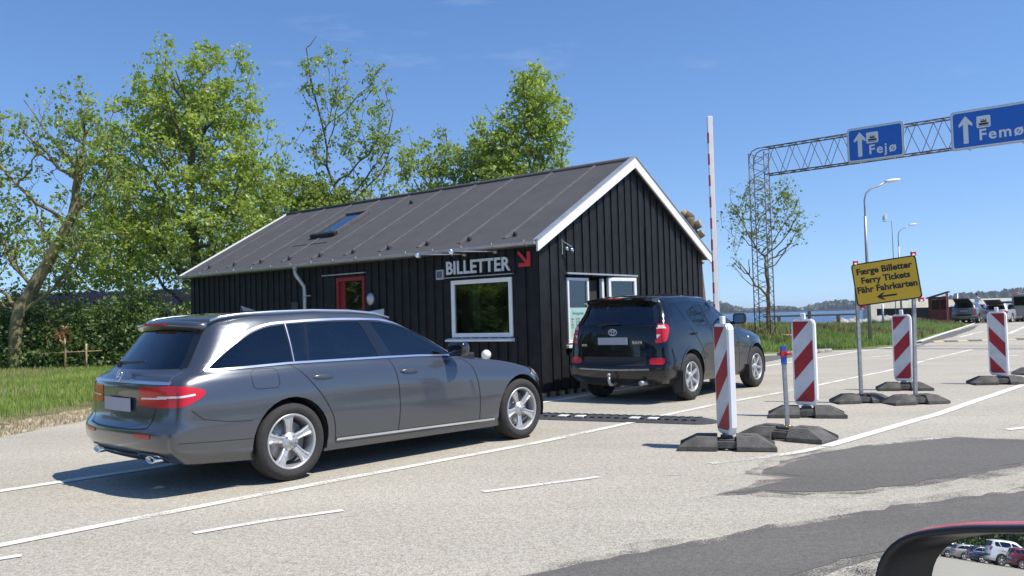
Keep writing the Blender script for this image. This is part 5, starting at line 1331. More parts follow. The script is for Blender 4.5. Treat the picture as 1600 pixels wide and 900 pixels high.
for k in range(3):
    o = MB().ball((0,0,0), .28, 10, (1.2,1,.8)).build('buoy', white_p); o.location = ((27.0,34.5,39)[k], (88,90,96)[k]+12, -.9); tag(o, ('left','middle','right')[k]+'most of the small white buoys floating on the water', 'buoy', 'buoys on the water')

# kerb of rough stones along the bank
kp = [G(1225,555), G(1262,552.5), G(1300,549.5), G(1335,547)]
for k in range(7):
    p = kp[0].lerp(kp[2], k/7); s = random.uniform(.35,.5)
    o = MB().box(-.5,.5,-.14,.14,-.02,.085+random.uniform(0,.03)).build('kerb_stone', stone_m, bevel=.03); o.location = (p.x,p.y,0); o.rotation_euler = (random.uniform(-.05,.05),random.uniform(-.04,.04),math.atan2((kp[2]-kp[0]).y,(kp[2]-kp[0]).x)+random.uniform(-.06,.06))
    o.scale = ((kp[2]-kp[0]).length/7*.93, 1, 1)
    tag(o, 'rough pale kerb stone at the edge of the grass bank, %s from the left' % ('first','second','third','fourth','fifth','sixth','seventh','eighth','ninth','tenth','eleventh','twelfth','thirteenth','fourteenth','fifteenth','sixteenth')[k], 'kerb stone', 'kerb stones at the bank')

# ---------------------------------------------------------------- vegetation
leafA = leaf_mat('leaf_spring_green', (.16,.26,.04), (.51,.59,.15), .53, .8)
leafB = leaf_mat('leaf_olive_green', (.14,.23,.05), (.41,.485,.13), .53, .9)
leafC = leaf_mat('leaf_dark_hedge', (.055,.105,.024), (.175,.25,.065), .4, 1.1)
leafD = leaf_mat('leaf_blue_green', (.12,.19,.06), (.28,.36,.12), .45, 1.0)
grassM = leaf_mat('grass_blades', (.18,.27,.05), (.43,.51,.15), .45, .35)
grassDry = leaf_mat('dry_grass_blades', (.28,.24,.12), (.42,.36,.20), .3, .6)

def leaves_arrays(C, n, rad, size, up=.9):
    """n small folded leaves round every centre in C"""
    C = np.asarray(C); m = len(C)*n; c = np.repeat(C, n, 0)+rng.normal(0, 1, (m,3))*np.repeat(rad*(.6+.8*rng.random((len(C),1))), n, 0)*np.array([1,1,.6])
    a = rng.normal(0,1,(m,3)); a[:,2] -= .25; a /= np.linalg.norm(a,axis=1)[:,None]
    nrm = rng.normal(0,1,(m,3)); nrm[:,2] += up; b = np.cross(a, nrm); b /= np.linalg.norm(b,axis=1)[:,None]+1e-9
    s = size*(.35+1.25*rng.random((m,1))**1.4)
    up_ = np.cross(a, b)
    V = np.empty((m,4,3)); V[:,0] = c-a*s*.5; V[:,1] = c+b*s*.36+up_*s*.10; V[:,2] = c+a*s*.5; V[:,3] = c-b*s*.36+up_*s*.10
    return V.reshape(-1,3), np.arange(m*4).reshape(-1,4)

def tubes_mesh(segs, name, m, parent):
    """segs: list of (p0, p1, r0, r1) drawn as 5-sided frusta"""
    P0 = np.array([s[0] for s in segs]); P1 = np.array([s[1] for s in segs]); r0 = np.array([s[2] for s in segs])[:,None]; r1 = np.array([s[3] for s in segs])[:,None]
    t = P1-P0; t /= np.linalg.norm(t,axis=1)[:,None]+1e-9
    ref = np.where(np.abs(t[:,2:3]) > .9, np.array([[1.,0,0]]), np.array([[0,0,1.]])); x = np.cross(t, ref); x /= np.linalg.norm(x,axis=1)[:,None]; y = np.cross(t, x)
    k = 6; V = []
    for P, r in ((P0,r0),(P1,r1)):
        for j in range(k):
            a = 2*PI*j/k; V.append(P+(x*math.cos(a)+y*math.sin(a))*r)
    V = np.stack(V, 1).reshape(-1,3); n = len(segs); F = []
    base = np.arange(n)[:,None]*2*k
    for j in range(k): F.append(np.concatenate([base+j, base+(j+1)%k, base+k+(j+1)%k, base+k+j], 1))
    return arr_mesh(name, V, np.stack(F,1).reshape(-1,4), m, parent, 4, True)

def curve_pts(a, b, bow, n, jit):
    a = np.array(a, float); b = np.array(b, float); L_ = np.linalg.norm(b-a); out = []
    for i in range(n+1):
        t = i/n; p = a+(b-a)*t; p[2] -= bow*L_*math.sin(PI*t)*(1-t*.3)
        if 0 < i < n: p += rng.normal(0,1,3)*jit*L_
        out.append(p)
    return out

def tree(name, label, loc, trunk, lobes, ntip, nleaf, leafm, barkm, group=None, leaf=.17, rad=.26, tr=.22, cat='tree', twig=.012, hang=0):
    """trunk: list of points (local), lobes: (x,y,z,rx,ry,rz,weight)"""
    t = thing(name, label, cat, loc, 0, group)
    segs = []; nodes = []; nr = []
    T = [np.array(p, float) for p in trunk]; n = len(T)
    A_ = cr_interp(np.array(T), 6, False); mbt = MB()
    rs_ = [tr*(1-.55*i/(len(A_)-1))*(1+rng.normal(0,.03))+(.12*tr if i == 0 else 0) for i in range(len(A_))]
    mbt.tube([tuple(a+rng.normal(0,.02,3)*(i > 0)) for i, a in enumerate(A_)], rs_, 12); mbt.build('trunk', barkm, t, fix=False)
    for i in range(n-1):
        r0 = tr*(1-.55*i/(n-1)); r1 = tr*(1-.55*(i+1)/(n-1))
        m = 6
        pts = list(A_[i*6:i*6+7])
        for j in range(m):
            if i > 0 or n == 2 or j > 2: nodes.append(pts[j+1]); nr.append(r0+(r1-r0)*(j+1)/m)
    # main limbs into every lobe
    for lb in lobes:
        c = np.array(lb[:3]); R3 = np.array(lb[3:6])
        for q in range(max(2, int(2+lb[6]*4))):
            tip = c+R3*np.clip(rng.normal(0,.45,3),-.9,.9)+np.array([0,0,R3[2]*.35])
            N_ = np.array(nodes); hd = np.hypot(N_[:,0]-tip[0], N_[:,1]-tip[1]); dz = tip[2]-N_[:,2]
            cost = np.linalg.norm(N_-tip,axis=1) + np.where(dz < .95*hd, 6+hd*2, 0) + rng.random(len(N_))*.8
            j = int(np.argmin(cost)); p = curve_pts(N_[j], tip, .10, 7, .022); rr = min(nr[j]*.6, .07)
            for i in range(7):
                ra, rb = rr*(1-.8*i/7)+.01, rr*(1-.8*(i+1)/7)+.01
                segs.append((p[i],p[i+1],ra,rb)); nodes.append(p[i+1]); nr.append(rb)
    tips = []; wsum = sum(l[6]*l[3]*l[5] for l in lobes)
    for lb in lobes:
        k = int(ntip*lb[6]*lb[3]*lb[5]/wsum); q = rng.normal(0,1,(k,3)); q /= np.linalg.norm(q,axis=1)[:,None]; q *= rng.random((k,1))**.42
        tips.append(np.array(lb[:3])+q*np.array(lb[3:6]))
    tips = np.concatenate(tips)
    root_ = np.array(nodes[0]); order = np.argsort(np.linalg.norm(tips-root_,axis=1)); NN = np.array(nodes); NR = np.array(nr); LC = []
    for ti in order:
        tip = tips[ti]; hd = np.hypot(NN[:,0]-tip[0], NN[:,1]-tip[1]); dz = tip[2]-NN[:,2]; d = np.linalg.norm(NN-tip,axis=1)
        cost = d+np.where(dz < .85*hd, 1.2+hd, 0); j = int(np.argmin(cost)); rr = max(twig, min(NR[j]*.55, .035))
        p = curve_pts(NN[j], tip, .08 if not hang else -.08, 4, .045)
        for i in range(4):
            ra, rb = rr*(1-.65*i/4), rr*(1-.65*(i+1)/4); segs.append((p[i],p[i+1],max(ra,.007),max(rb,.006)))
        NN = np.vstack([NN, p[2][None], p[4][None]]); NR = np.append(NR, [rr*.7, rr*.5])
        LC.append(p[4])
        if rng.random() < .45: LC.append(p[3])
        if rng.random() < .35: LC.append(p[4]+rng.normal(0,.16,3))
    tubes_mesh(segs, 'branches', barkm, t)
    V, F = leaves_arrays(LC, nleaf, rad, leaf)
    arr_mesh('crown', V, F, leafm, t)
    return t

GA = 'broad-leaved trees behind the black hut'
# big dense maple left of the hut
tree('maple_tree', 'tallest dense light green tree just left of the black hut', (-12.4,33,0), [(0,0,0),(.1,.1,3.2),(-.1,0,6.0),(.1,0,9.6)],
     [(-.2,0,11.0,1.9,1.7,1.6,.9),(1.3,0,10.6,1.6,1.6,1.8,.9),(-1.3,0,9.9,1.5,1.5,1.8,.9),(-.9,.2,8.7,2.9,2.4,2.3,1.1),(1.4,-.2,8.0,2.3,2.2,2.6,1.05),(-2.9,.3,7.0,2.0,2.0,2.3,1.0),(.6,-1.0,5.6,3.1,2.2,2.2,1.25),(-2.2,-.6,4.6,2.4,2.0,1.8,1.2),(2.4,.1,4.9,1.7,1.7,1.7,.9),(-3.9,.1,8.3,1.0,1.0,1.7,.7),(3.0,0,6.6,.9,.9,1.3,.6)],
     1150, 17, leafA, bark, GA, leaf=.150, rad=.17, tr=.26)
# sparse leaning tree at the left edge
tree('ash_tree', 'sparse tree at the left edge with a thick leaning lichen-covered trunk', (-17.6,30,0), [(0,0,0),(.1,0,1.9),(1.1,.2,3.9),(1.9,.2,5.4),(2.2,.2,7.2)],
     [(2.3,0,8.9,.9,.9,1.6,.5),(1.0,.3,8.6,1.0,1.0,1.9,.5),(-.6,0,8.2,1.1,1.1,2.2,.5),(-1.7,0,6.5,1.2,1.2,2.6,.55),(.6,.2,6.0,1.5,1.5,1.5,.35),(3.2,0,6.9,1.2,1.2,1.8,.6),(2.6,-.4,4.4,1.6,1.4,1.0,.8),(-1.2,-.4,4.2,1.5,1.4,1.2,.5)],
     380, 10, leafB, bark_l, GA, leaf=.135, rad=.14, tr=.27)
tree('ash_tree', 'sparse tree cut off by the left edge behind the leaning trunk', (-20.4,31.5,0), [(0,0,0),(.2,0,3),(0,0,6.5)],
     [(0,0,8.2,1.6,1.5,2.6,.7),(-1.6,0,6.2,1.6,1.5,2.6,.8),(1.0,0,5.0,1.6,1.5,1.6,.8)], 240, 13, leafB, bark, GA, leaf=.14, rad=.15, tr=.22)
# airy tree behind the roof
tree('poplar_tree', 'airy upright tree with bare stems rising behind the skylight', (-6.9,35,0), [(0,0,0),(.0,0,3.4),(-.1,0,6.4)],
     [(-1.2,0,11.3,.75,.7,1.7,.35),(-.2,0,11.5,.7,.7,1.6,.40),(1.5,0,10.3,.8,.8,1.8,.36),(.4,.1,9.0,1.5,1.3,1.9,.42),(-1.5,0,8.2,.9,.9,1.6,.32),(2.0,0,8.2,1.0,1.0,1.6,.42),(-1.4,0,6.4,1.8,1.5,1.5,.9),(.8,0,5.9,2.0,1.6,1.6,1.0),(-2.6,0,7.2,.4,.4,1.5,.3)],
     600, 10, leafB, bark, GA, leaf=.135, rad=.14, tr=.2)
tree('birch_tree', 'low bushy tree showing between the airy tree and the right-hand tree', (-2.3,37.5,0), [(0,0,0),(0,0,3.5),(.1,0,6.5)],
     [(-1.3,0,8.1,1.3,1.3,1.5,.9),(.4,0,8.2,1.2,1.2,1.5,.9),(1.7,0,7.6,1.2,1.2,1.6,.9),(-.2,0,6.4,2.3,1.6,1.3,1),(-.7,0,9.6,.25,.25,1.0,.4)],
     430, 16, leafB, bark, GA, leaf=.135, rad=.15, tr=.18)
tree('birch_tree', 'rounded light green tree farthest right above the hut roof', (.9,36,0), [(0,0,0),(-.1,0,4.5),(.1,0,7.6)],
     [(.2,0,11.0,1.0,1.0,1.4,.95),(.3,0,9.6,1.55,1.4,1.5,1.0),(-1.3,0,8.9,1.2,1.1,1.3,.9),(.6,0,8.1,1.2,1.1,1.1,.7),(-1.0,0,7.6,1.6,1.2,1.0,.8)],
     500, 14, leafA, bark, GA, leaf=.145, rad=.15, tr=.18)
tree('maple_tree', 'spreading tree filling the gap over the left end of the hut roof', (-9.3,36,0), [(0,0,0),(0,0,3.2),(.1,0,5.6)],
     [(-.4,0,5.0,2.0,1.7,1.7,1),(1.6,0,5.6,1.7,1.5,1.6,1),(-1.5,0,6.8,1.1,1.1,1.2,.7),(.3,0,6.8,1.3,1.2,1.1,.7)],
     440, 15, leafA, bark, GA, leaf=.15, rad=.16, tr=.18)
tree('maple_tree', 'leafy tree standing farther back behind the dark shed roof', (-19.5,43,0), [(0,0,0),(0,0,3),(.1,0,6)],
     [(0,0,6.0,3.2,2.0,2.4,1),(4.0,0,5.0,3.2,2.0,2.2,1),(-3,0,5,2.6,2,2.4,.9)], 420, 12, leafB, bark, GA, leaf=.22, rad=.3, tr=.2)
# small tree grown through the gantry tower
tree('young_tree', 'thin half-bare tree growing up beside the lattice gantry tower', (10.02,33.4,.1), [(0,0,0),(.05,0,2.2),(.0,0,3.4)],
     [(-1.25,0,5.3,.55,.4,.9,.5),(-.3,0,5.9,.5,.45,.9,.5),(.8,0,5.6,.75,.6,1.1,.55),(1.3,0,4.6,.55,.5,.8,.5),(-.9,0,4.2,.7,.5,.5,.4),(-.95,0,3.1,.5,.35,.2,.5),(.15,0,4.6,.9,.6,.8,.35)],
     190, 5, leafD, bark_l, None, leaf=.11, rad=.11, tr=.10, twig=.007)
# pollard stump behind the hut's right corner
t = thing('pollard_trunk', 'pollarded trunk with pale sawn ends showing past the right end of the hut roof', 'tree', (4.32,20.3,0))
mb = MB()
mb.tube([(.15,0,0),(.12,0,1.5),(.05,.0,2.5),(-.0,0,3.1),(-.02,0,3.35)], [.24,.20,.20,.22,.18], 12)
stubs = []
for k in range(13):
    a = -2.6+k*2.1; z = 2.35+.105*k; rr = random.uniform(.075,.125); el = random.uniform(.15,.7)
    d = Vector((math.cos(a)*math.cos(el), math.sin(a)*math.cos(el), math.sin(el))); L_ = random.uniform(.20,.36)
    stubs.append((Vector((.02,0,z)), d, L_, rr))
stubs.append((Vector((-.05,0,3.3)), Vector((.05,-.2,1)).normalized(), .34, .14)); stubs.append((Vector((-.22,-.02,3.1)), Vector((-.5,-.5,.8)).normalized(), .25, .11))
for c, d, L_, rr in stubs: mb.tube([tuple(c), tuple(c+d*L_)], [rr*1.1, rr], 10)
mb.v = [(x+random.uniform(-.014,.014), y+random.uniform(-.014,.014), z+random.uniform(-.012,.012)) for x,y,z in mb.v]
mb.build('trunk', bark, t)
for c, d, L_, rr in stubs: MB().tube([tuple(c+d*(L_-.01)), tuple(c+d*(L_+.012))], rr*.93, 10).build('sawn_end', wood_l, t)

# dark shed roof behind the hedge
t = thing('low_shed', 'long low building with a dark blue roof behind the hedge', 'building', (-23.5,38.5,0), R(-6))
MB().box(0,9.5,0,4,0,2.05).build('wall', black_wood, t)
MB().add([(-.5,-.7,2.0),(10,-.7,2.0),(10,2,3.15),(-.5,2,3.15),(10,4.7,2.0),(-.5,4.7,2.0)],[(0,1,2,3),(3,2,4,5)]).build('roof', mat('dark_blue_roof', (.012,.013,.032), .95, spec=.1), t)
MB().box(7.2,8.2,-.02,-.005,1.0,1.8).build('window', mat('pale_window', (.45,.5,.55), .3), t)

# hedge: dense shrubs in a row
def bush(label, loc, rx, ry, h, n, m=leafC, size=.12, group='shrubs of the hedge at the meadow edge'):
    t = thing('hedge_shrub', label, 'shrub', loc, 0, group)
    q = rng.normal(0,1,(n//7,3)); q /= np.linalg.norm(q,axis=1)[:,None]; q[:,2] = np.abs(q[:,2])
    lump = 1+.16*np.sin(q[:,0:1]*5+loc[0])*np.cos(q[:,2:3]*6+loc[0]*2)+.08*rng.normal(0,1,(len(q),1))
    lump = lump*(1+.22*np.sin(q[:,0:1]*9+loc[0]*3)*np.sin(q[:,1:2]*8+1)*(q[:,2:3] > .3)); q = q*lump*(rng.random((len(q),1))**.25)*np.array([rx,ry,h]); q[:,2] = np.maximum(q[:,2], .05)
    V, F = leaves_arrays(q, 7, .14, size); arr_mesh('foliage', V, F, m, t)
    segs = []
    for k in range(16):
        a = rng.random()*2*PI; tip = np.array([rx*.8*math.cos(a), ry*.8*math.sin(a), h*(.5+.45*rng.random())]); b0 = np.array([tip[0]*.25, tip[1]*.25, 0])
        p = curve_pts(b0, tip, .08, 4, .04)
        for i in range(4): segs.append((p[i],p[i+1],.03-.006*i,.024-.006*i))
    tubes_mesh(segs, 'stems', bark, t)
    return t
hb = [(-23.6,31.0,2.2,1.5,2.9,'first'),(-20.8,30.6,2.0,1.5,2.5,'second'),(-18.3,30.9,2.0,1.5,2.65,'third'),(-15.8,30.7,1.9,1.5,2.55,'fourth'),(-13.5,30.8,1.8,1.5,2.75,'fifth'),(-11.3,30.9,1.8,1.4,2.5,'sixth'),(-9.3,31.2,1.8,1.4,2.4,'seventh')]
for x, y, rx, ry, h, od in hb:
    bush('dense dark green shrub, %s of the hedge from the left' % od, (x,y,0), rx, ry, h, 11000, leafC if od not in ('second',) else leafC, .125)
t = thing('dead_sapling', 'small sapling with orange dead leaves and a stake before the hedge', 'sapling', (-14.7,27.8,0))
mb = MB(); mb.tube([(0,0,0),(.02,0,.8),(-.05,0,1.5)], [.035,.03,.015], 6); mb.tube([(.7,0,0),(.7,0,.9)], .03, 6); mb.tube([(-.9,0,.62),(1.2,0,.66)], .012, 5); mb.build('stake', wood_l, t)
V, F = leaves_arrays([(-.1,0,1.25),(-.15,0,1.1),(.0,0,1.4)], 26, .12, .12); arr_mesh('dead_leaves', V, F, leaf_mat('dead_leaf', (.24,.12,.05), (.36,.20,.10), .3), t)

# ---------------------------------------------------------------- grass
def blades(name, P, Z, h, w, m, bend=.35, kind='stuff'):
    n = len(P); b = np.zeros((n,3)); b[:,:2] = P; b[:,2] = Z
    a = rng.random(n)*2*PI; hh = h*(.5+rng.random(n)); dx = np.stack([np.cos(a),np.sin(a),np.zeros(n)],1)
    a2 = rng.random(n)*2*PI; ln = np.stack([np.cos(a2),np.sin(a2),np.zeros(n)],1)*(bend*hh*rng.random(n))[:,None]
    mid = b+ln*.35; mid[:,2] += hh*.6; top = b+ln; top[:,2] += hh
    V = np.empty((n,4,3)); V[:,0] = b-dx*w; V[:,1] = b+dx*w; V[:,2] = mid+dx*w*.8; V[:,3] = top
    o = arr_mesh(name, V.reshape(-1,3), np.arange(n*4).reshape(-1,4), m); o['kind'] = kind; return o
meadow = [(-30,30.5),(-7,30.5),(-5.5,18),(G(330,600).x,G(330,600).y),(G(230,612).x,G(230,612).y),(G(120,632).x,G(120,632).y),(G(30,648).x,G(30,648).y),(G(-60,664).x,G(-60,664).y),(-18,12)]
P = rand_poly_pts(meadow, 90000)
blades('grass', P, -.02, .125, .010, grassM)
P = rand_poly_pts(meadow, 9000); P = P[(np.sin(P[:,0]*.9+P[:,1]*.35)+np.sin(P[:,1]*.8)) > .6]
blades('dry_grass', P, -.02, .22, .011, grassDry)
P = rand_poly_pts([(p.x,p.y) for p in (G(-60,664),G(30,648),G(120,632),G(230,612))]+[(p.x,p.y) for p in (G(235,640),G(140,656),G(60,672),G(-60,694))], 6000)
blades('verge_tufts', P[rng.random(len(P)) < .5], -.01, .05, .006, grassDry)
# the bank: low mound with tall grass
bankp = [G(1118,556),G(1200,551),G(1290,546),G(1350,543.5),G(1430,535.5),G(1458,523.5),G(1497,513.5),G(1512,509)]
bank = [(p.x,p.y+.35) for p in bankp] + [(33.5,66.5),(30,66),(26.5,64.5),(23.3,55.5),(19.8,49.6),(16,46),(11,47),(7,52.5),(2,58),(1.5,36)]
def dist_edge(P, poly):
    d = np.full(len(P), 1e9); A = np.array(poly)
    for i in range(len(A)):
        a, b = A[i], A[(i+1)%len(A)]; ab = b-a; t = np.clip(((P-a)@ab)/(ab@ab+1e-9), 0, 1); d = np.minimum(d, np.linalg.norm(P-(a+t[:,None]*ab),axis=1))
    return d
def bank_h(P): 
    d = dist_edge(P, bank); return .62*(1-np.exp(-(d/3.2)**2))*(1+.12*np.sin(P[:,0]*1.7)*np.cos(P[:,1]*1.1))
bmh = bmesh.new(); step = .8; xs = np.arange(0, 36, step); ys = np.arange(24, 68, step); idx = {}
GP = np.array([(x,y) for x in xs for y in ys]); ins = np.array([in_poly(x,y,bank) for x,y in GP]); hz = np.where(ins, bank_h(GP), -.06)
for (x,y), z in zip(GP, hz): idx[(round(x,2),round(y,2))] = bmh.verts.new((x,y,z))
okk = {(round(x,2),round(y,2)): i for (x,y), i in zip(GP, ins)}
for x in xs[:-1]:
    for y in ys[:-1]:
        ks = [(round(a,2),round(b,2)) for a,b in ((x,y),(x+step,y),(x+step,y+step),(x,y+step))]
        if sum(okk[k] for k in ks) >= 3: bmh.faces.new([idx[k] for k in ks])
bmesh.ops.delete(bmh, geom=[v for v in bmh.verts if not v.link_faces], context='VERTS')
o = bm_obj(bmh, 'grass_bank', grassg_m, None); o['kind'] = 'structure'
P = rand_poly_pts(bank, 110000); Z = bank_h(P)-.03
clump = .6+.8*(np.sin(P[:,0]*1.3+1)*np.cos(P[:,1]*.9)*.5+.5)
blades('bank_grass', P, Z, .20, .022, leaf_mat('bank_grass_blades', (.14,.225,.05), (.35,.42,.14), .45, .5))
sel = (np.sin(P[:,0]*1.1+P[:,1]*.7)+np.sin(P[:,1]*.5-P[:,0]*.3)) > .9
blades('bank_weeds', P[sel][:9000], Z[sel][:9000], .29, .025, leaf_mat('brown_weeds', (.17,.12,.06), (.32,.25,.13), .3, .8))
# log pile on the bank
t = thing('log_pile', 'small stack of cut logs lying on the bank beside the gantry foot', 'log pile', (9.95,31.4,.18), R(-10))
for k in range(6):
    MB().tube([(0,.3*(k%3)*.8,.1+.13*(k//3)),(.75+random.uniform(-.1,.1),.3*(k%3)*.8,.1+.13*(k//3))], .065, 9).build('log', wood_l, t)

# ---------------------------------------------------------------- far wooded shore
far = MB()
sheet('far_shore', [(-2600,1750),(300,1690),(420,1660),(900,1600),(2600,1500),(2600,3200),(-2600,3200)], grassg_m, .6)
sheet('far_beach', [(-900,1600),(300,1560),(700,1545),(2600,1380),(2600,1500),(900,1600),(300,1690),(-900,1700)], mat('pale_beach', (.36,.33,.25), .9), .3)
C = []
for k in range(5200):
    x = rng.uniform(-500, 2300); y = 1720-.07*x+rng.uniform(0,110)
    hgt = 1.45*(13+6*math.sin(x*.006+1)+3*math.sin(x*.021)+2.5*math.sin(x*.05))*(1 if x > 380 else .78)*(.75+.45*rng.random())
    C.append((x,y,hgt))
C = np.array(C); V = []; F = []
nS_ = 6; base = 0
for x,y,h in C:
    rr = rng.uniform(5,9); ph = rng.random()*6
    for (r_,z_) in ((rr*.75,.5),(rr,h*.4),(rr*.85,h*.7),(rr*.35,h*.97)):
        for j in range(nS_):
            a = ph+2*PI*j/nS_; k2 = rng.uniform(.75,1.2); V.append((x+r_*math.cos(a)*k2, y+r_*math.sin(a)*k2, z_*rng.uniform(.93,1.07)))
    for i in range(3):
        for j in range(nS_): F.append((base+i*nS_+j, base+i*nS_+(j+1)%nS_, base+(i+1)*nS_+(j+1)%nS_, base+(i+1)*nS_+j))
    base += 4*nS_
o = arr_mesh('far_wood', V, F, leaf_mat('far_wood_green', (.022,.040,.024), (.038,.060,.034), .1, .004)); o['kind'] = 'stuff'

# ---------------------------------------------------------------- other cars: on the quay, and parked behind the photographer
PAINTS = {}
def repaint(root, col, metallic=.3):
    key = tuple(col)
    if key not in PAINTS: PAINTS[key] = car_paint('car_paint', col, metallic)
    for ch in kids(root):
        if ch.type == 'MESH' and ch.data.materials and ch.data.materials[0] in (paint_grey, paint_black):
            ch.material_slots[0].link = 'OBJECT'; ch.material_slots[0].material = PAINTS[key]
def other_car(src, name, label, cat, loc, az, col, group, sc=(1,1,1), drop=('badge_lettering','star_emblem','oval_emblem','tow_ball','rear_wiper','mud_flap')):
    c = copy_tree(src); c.name = name; c.location = loc; c.rotation_euler = (0,0,PI/2-az); c.scale = sc
    c['label'] = label; c['category'] = cat; c['group'] = group
    for k_ in ('kind',):
        if k_ in c: del c[k_]
    for ch in list(kids(c)):
        if ch.name.split('.')[0] in drop: bpy.data.objects.remove(ch)
    repaint(c, col); return c
est = next(o for o in bpy.data.objects if o.name == 'estate_car')
GQ = 'cars waiting on the quay'
q = other_car(est, 'parked_car', 'silver estate car with its tailgate up, waiting on the quay', 'car', (37.2,64.9,.0), .80, (.50,.52,.54), GQ)
def raised_gate(parent, u=-.72, z=1.40, m=blackpl):
    MB().add([(u,-.62,z),(u-.95,-.58,z+.36),(u-1.05,-.52,z+.28),(u-1.05,.52,z+.28),(u-.95,.58,z+.36),(u,.62,z),(u-.1,-.58,z-.05),(u-.1,.58,z-.05)],
        [(0,1,4,5),(1,2,3,4),(6,7,3,2),(0,6,2,1),(5,4,3,7),(0,5,7,6)]).build('raised_tailgate', m, parent, bevel=.02)
raised_gate(q)
q = other_car(est, 'parked_car', 'dark red car half hidden behind the silver estate on the quay', 'car', (38.3,69.6,.0), .76, (.22,.02,.03), GQ)
q = other_car(suv, 'parked_car', 'grey car with open tailgate right of the red hut', 'car', (35.6,66.6,.0), .70, (.17,.17,.165), GQ); raised_gate(q, -.7, 1.58)
q = other_car(suv, 'parked_car', 'dark blue car behind the silver estate, only its roof and side showing', 'car', (41.8,71.5,.0), .80, (.03,.05,.09), GQ)
q = other_car(est, 'parked_car', 'white car farther along the queue between the grey and red cars', 'car', (39.8,78.5,.0), .70, (.6,.6,.6), GQ)
# grey rescue van with orange lights at the right edge
van = thing('service_van', 'grey van with orange roof lights cut by the right edge of the photo', 'van', (39.9,65.5,.0), PI/2-.72)
pr = [(-1.2,.45),(-1.2,2.0),(-1.1,2.12),(2.3,2.12),(3.2,1.35),(3.95,1.15),(4.05,.45)]
MB().prism(pr, -.95, .95, lambda a,b,h: (a,h,b)).build('body', car_paint('van_grey', (.25,.25,.23), .2), van, bevel=.07, seg=2)
MB().box(-1.21,-1.203,-.8,.8,1.25,1.95).build('rear_window', glass_priv, van)
for s_ in (-1,1):
    MB().box(-.9,.9,s_*.953-.003,s_*.953+.003,1.35,1.9).build('side_window', glass_priv, van); MB().box(-1.225,-1.20,s_*.85-.07,s_*.85+.07,.8,1.2).build('tail_lamp', lampred, van)
    for u in (0,2.9): make_wheel(van, u, s_*.83, .36, .22, .23, s_, 'six', False)
orange = mat('orange_lamp', (.75,.16,.02), .3)
for yy in (-.7,.7): MB().box(-.95,-.75,yy-.18,yy+.18,2.13,2.26).build('roof_light', orange, van, bevel=.03)
MB().box(-.9,-.8,-.5,.5,2.13,2.2).build('light_bar', white_p, van)

# person in white standing on a step, loading a roof
def person(label, loc, rz):
    t = thing('person', label, 'person', loc, rz)
    J = [((0,0,.95),.15,.11),((0,0,1.15),.14,.10),((0,.02,1.38),.18,.11),((0,.03,1.50),.07,.06),((0,.05,1.58),.055,.055),((0,.06,1.68),.085,.10),((0,.05,1.76),.07,.08)]
    V = [j[0] for j in J]; Rr = [(j[1],j[2]) for j in J]; Ed = [(i,i+1) for i in range(6)]
    def chain(start, pts, rs):
        p = start
        for a, r in zip(pts, rs): V.append(a); Rr.append((r,r)); Ed.append((p,len(V)-1)); p = len(V)-1
    for s in (-1,1):
        chain(0, [(s*.10,0,.86),(s*.11,.03,.50),(s*.11,-.01,.10),(s*.11,.12,.04)], [.095,.065,.045,.04])
        chain(2, [(s*.19,.02,1.42),(s*.24,.12,1.20),(s*.18,.36,1.22),(s*.16,.44,1.24)], [.06,.047,.036,.03])
    me = bpy.data.meshes.new('person_body'); me.from_pydata(V, Ed, []); ob = bpy.data.objects.new('body', me); COL.objects.link(ob)
    md = ob.modifiers.new('s','SKIN'); 
    for i, r in enumerate(Rr): me.skin_vertices[0].data[i].radius = r
    me.skin_vertices[0].data[0].use_root = True
    ob.modifiers.new('u','SUBSURF').levels = 2
    dg = bpy.context.evaluated_depsgraph_get(); dg.update(); m2 = bpy.data.meshes.new_from_object(ob.evaluated_get(dg)); bpy.data.objects.remove(ob)
    for m in (mat('skin', (.50,.30,.22), .6), mat('white_shirt', (.75,.75,.74), .8), mat('dark_trousers', (.04,.045,.06), .8)): m2.materials.append(m)
    for p in m2.polygons:
        p.use_smooth = True; z = p.center.z; ax = abs(p.center.x)
        p.material_index = 0 if z > 1.50 or (p.center.y > .20 and z > 1) else (1 if z > .93 else 2)
    b = link(bpy.data.objects.new('body', m2), t)
    MB().ball((0,.04,1.73), .098, 12, (.88,1.05,.9)).build('hair', mat('brown_hair', (.10,.06,.04), .9), b)
    return t
person('person in a white shirt standing raised behind the cars on the quay', (37.05,67.6,.52), R(-60))
o = MB().box(-.35,.35,-.3,.3,0,.52).build('step_stool', galv, bevel=.02); o.location = (37.05,67.6,0); tag(o, 'grey step the person in white stands on among the cars', 'step')

# ---------------------------------------------------------------- wing mirror of the photographer's car
def ray(px, py): return (_F + _R*((px-800)/FPX) + _U*((450-py)/FPX))
mc = ray(1578,955); mc = Vector((0,0,H0)) + mc*(.80/mc.y)
dv = ray(1530,866).normalized(); rv = Vector((-.75,-.66,-.004)).normalized(); nv = (rv-dv).normalized()
xa = Vector((0,0,1)).cross(nv).normalized(); xa = xa if xa.x > 0 else -xa; ya = nv.cross(xa).normalized()
if ya.z < 0: ya = -ya
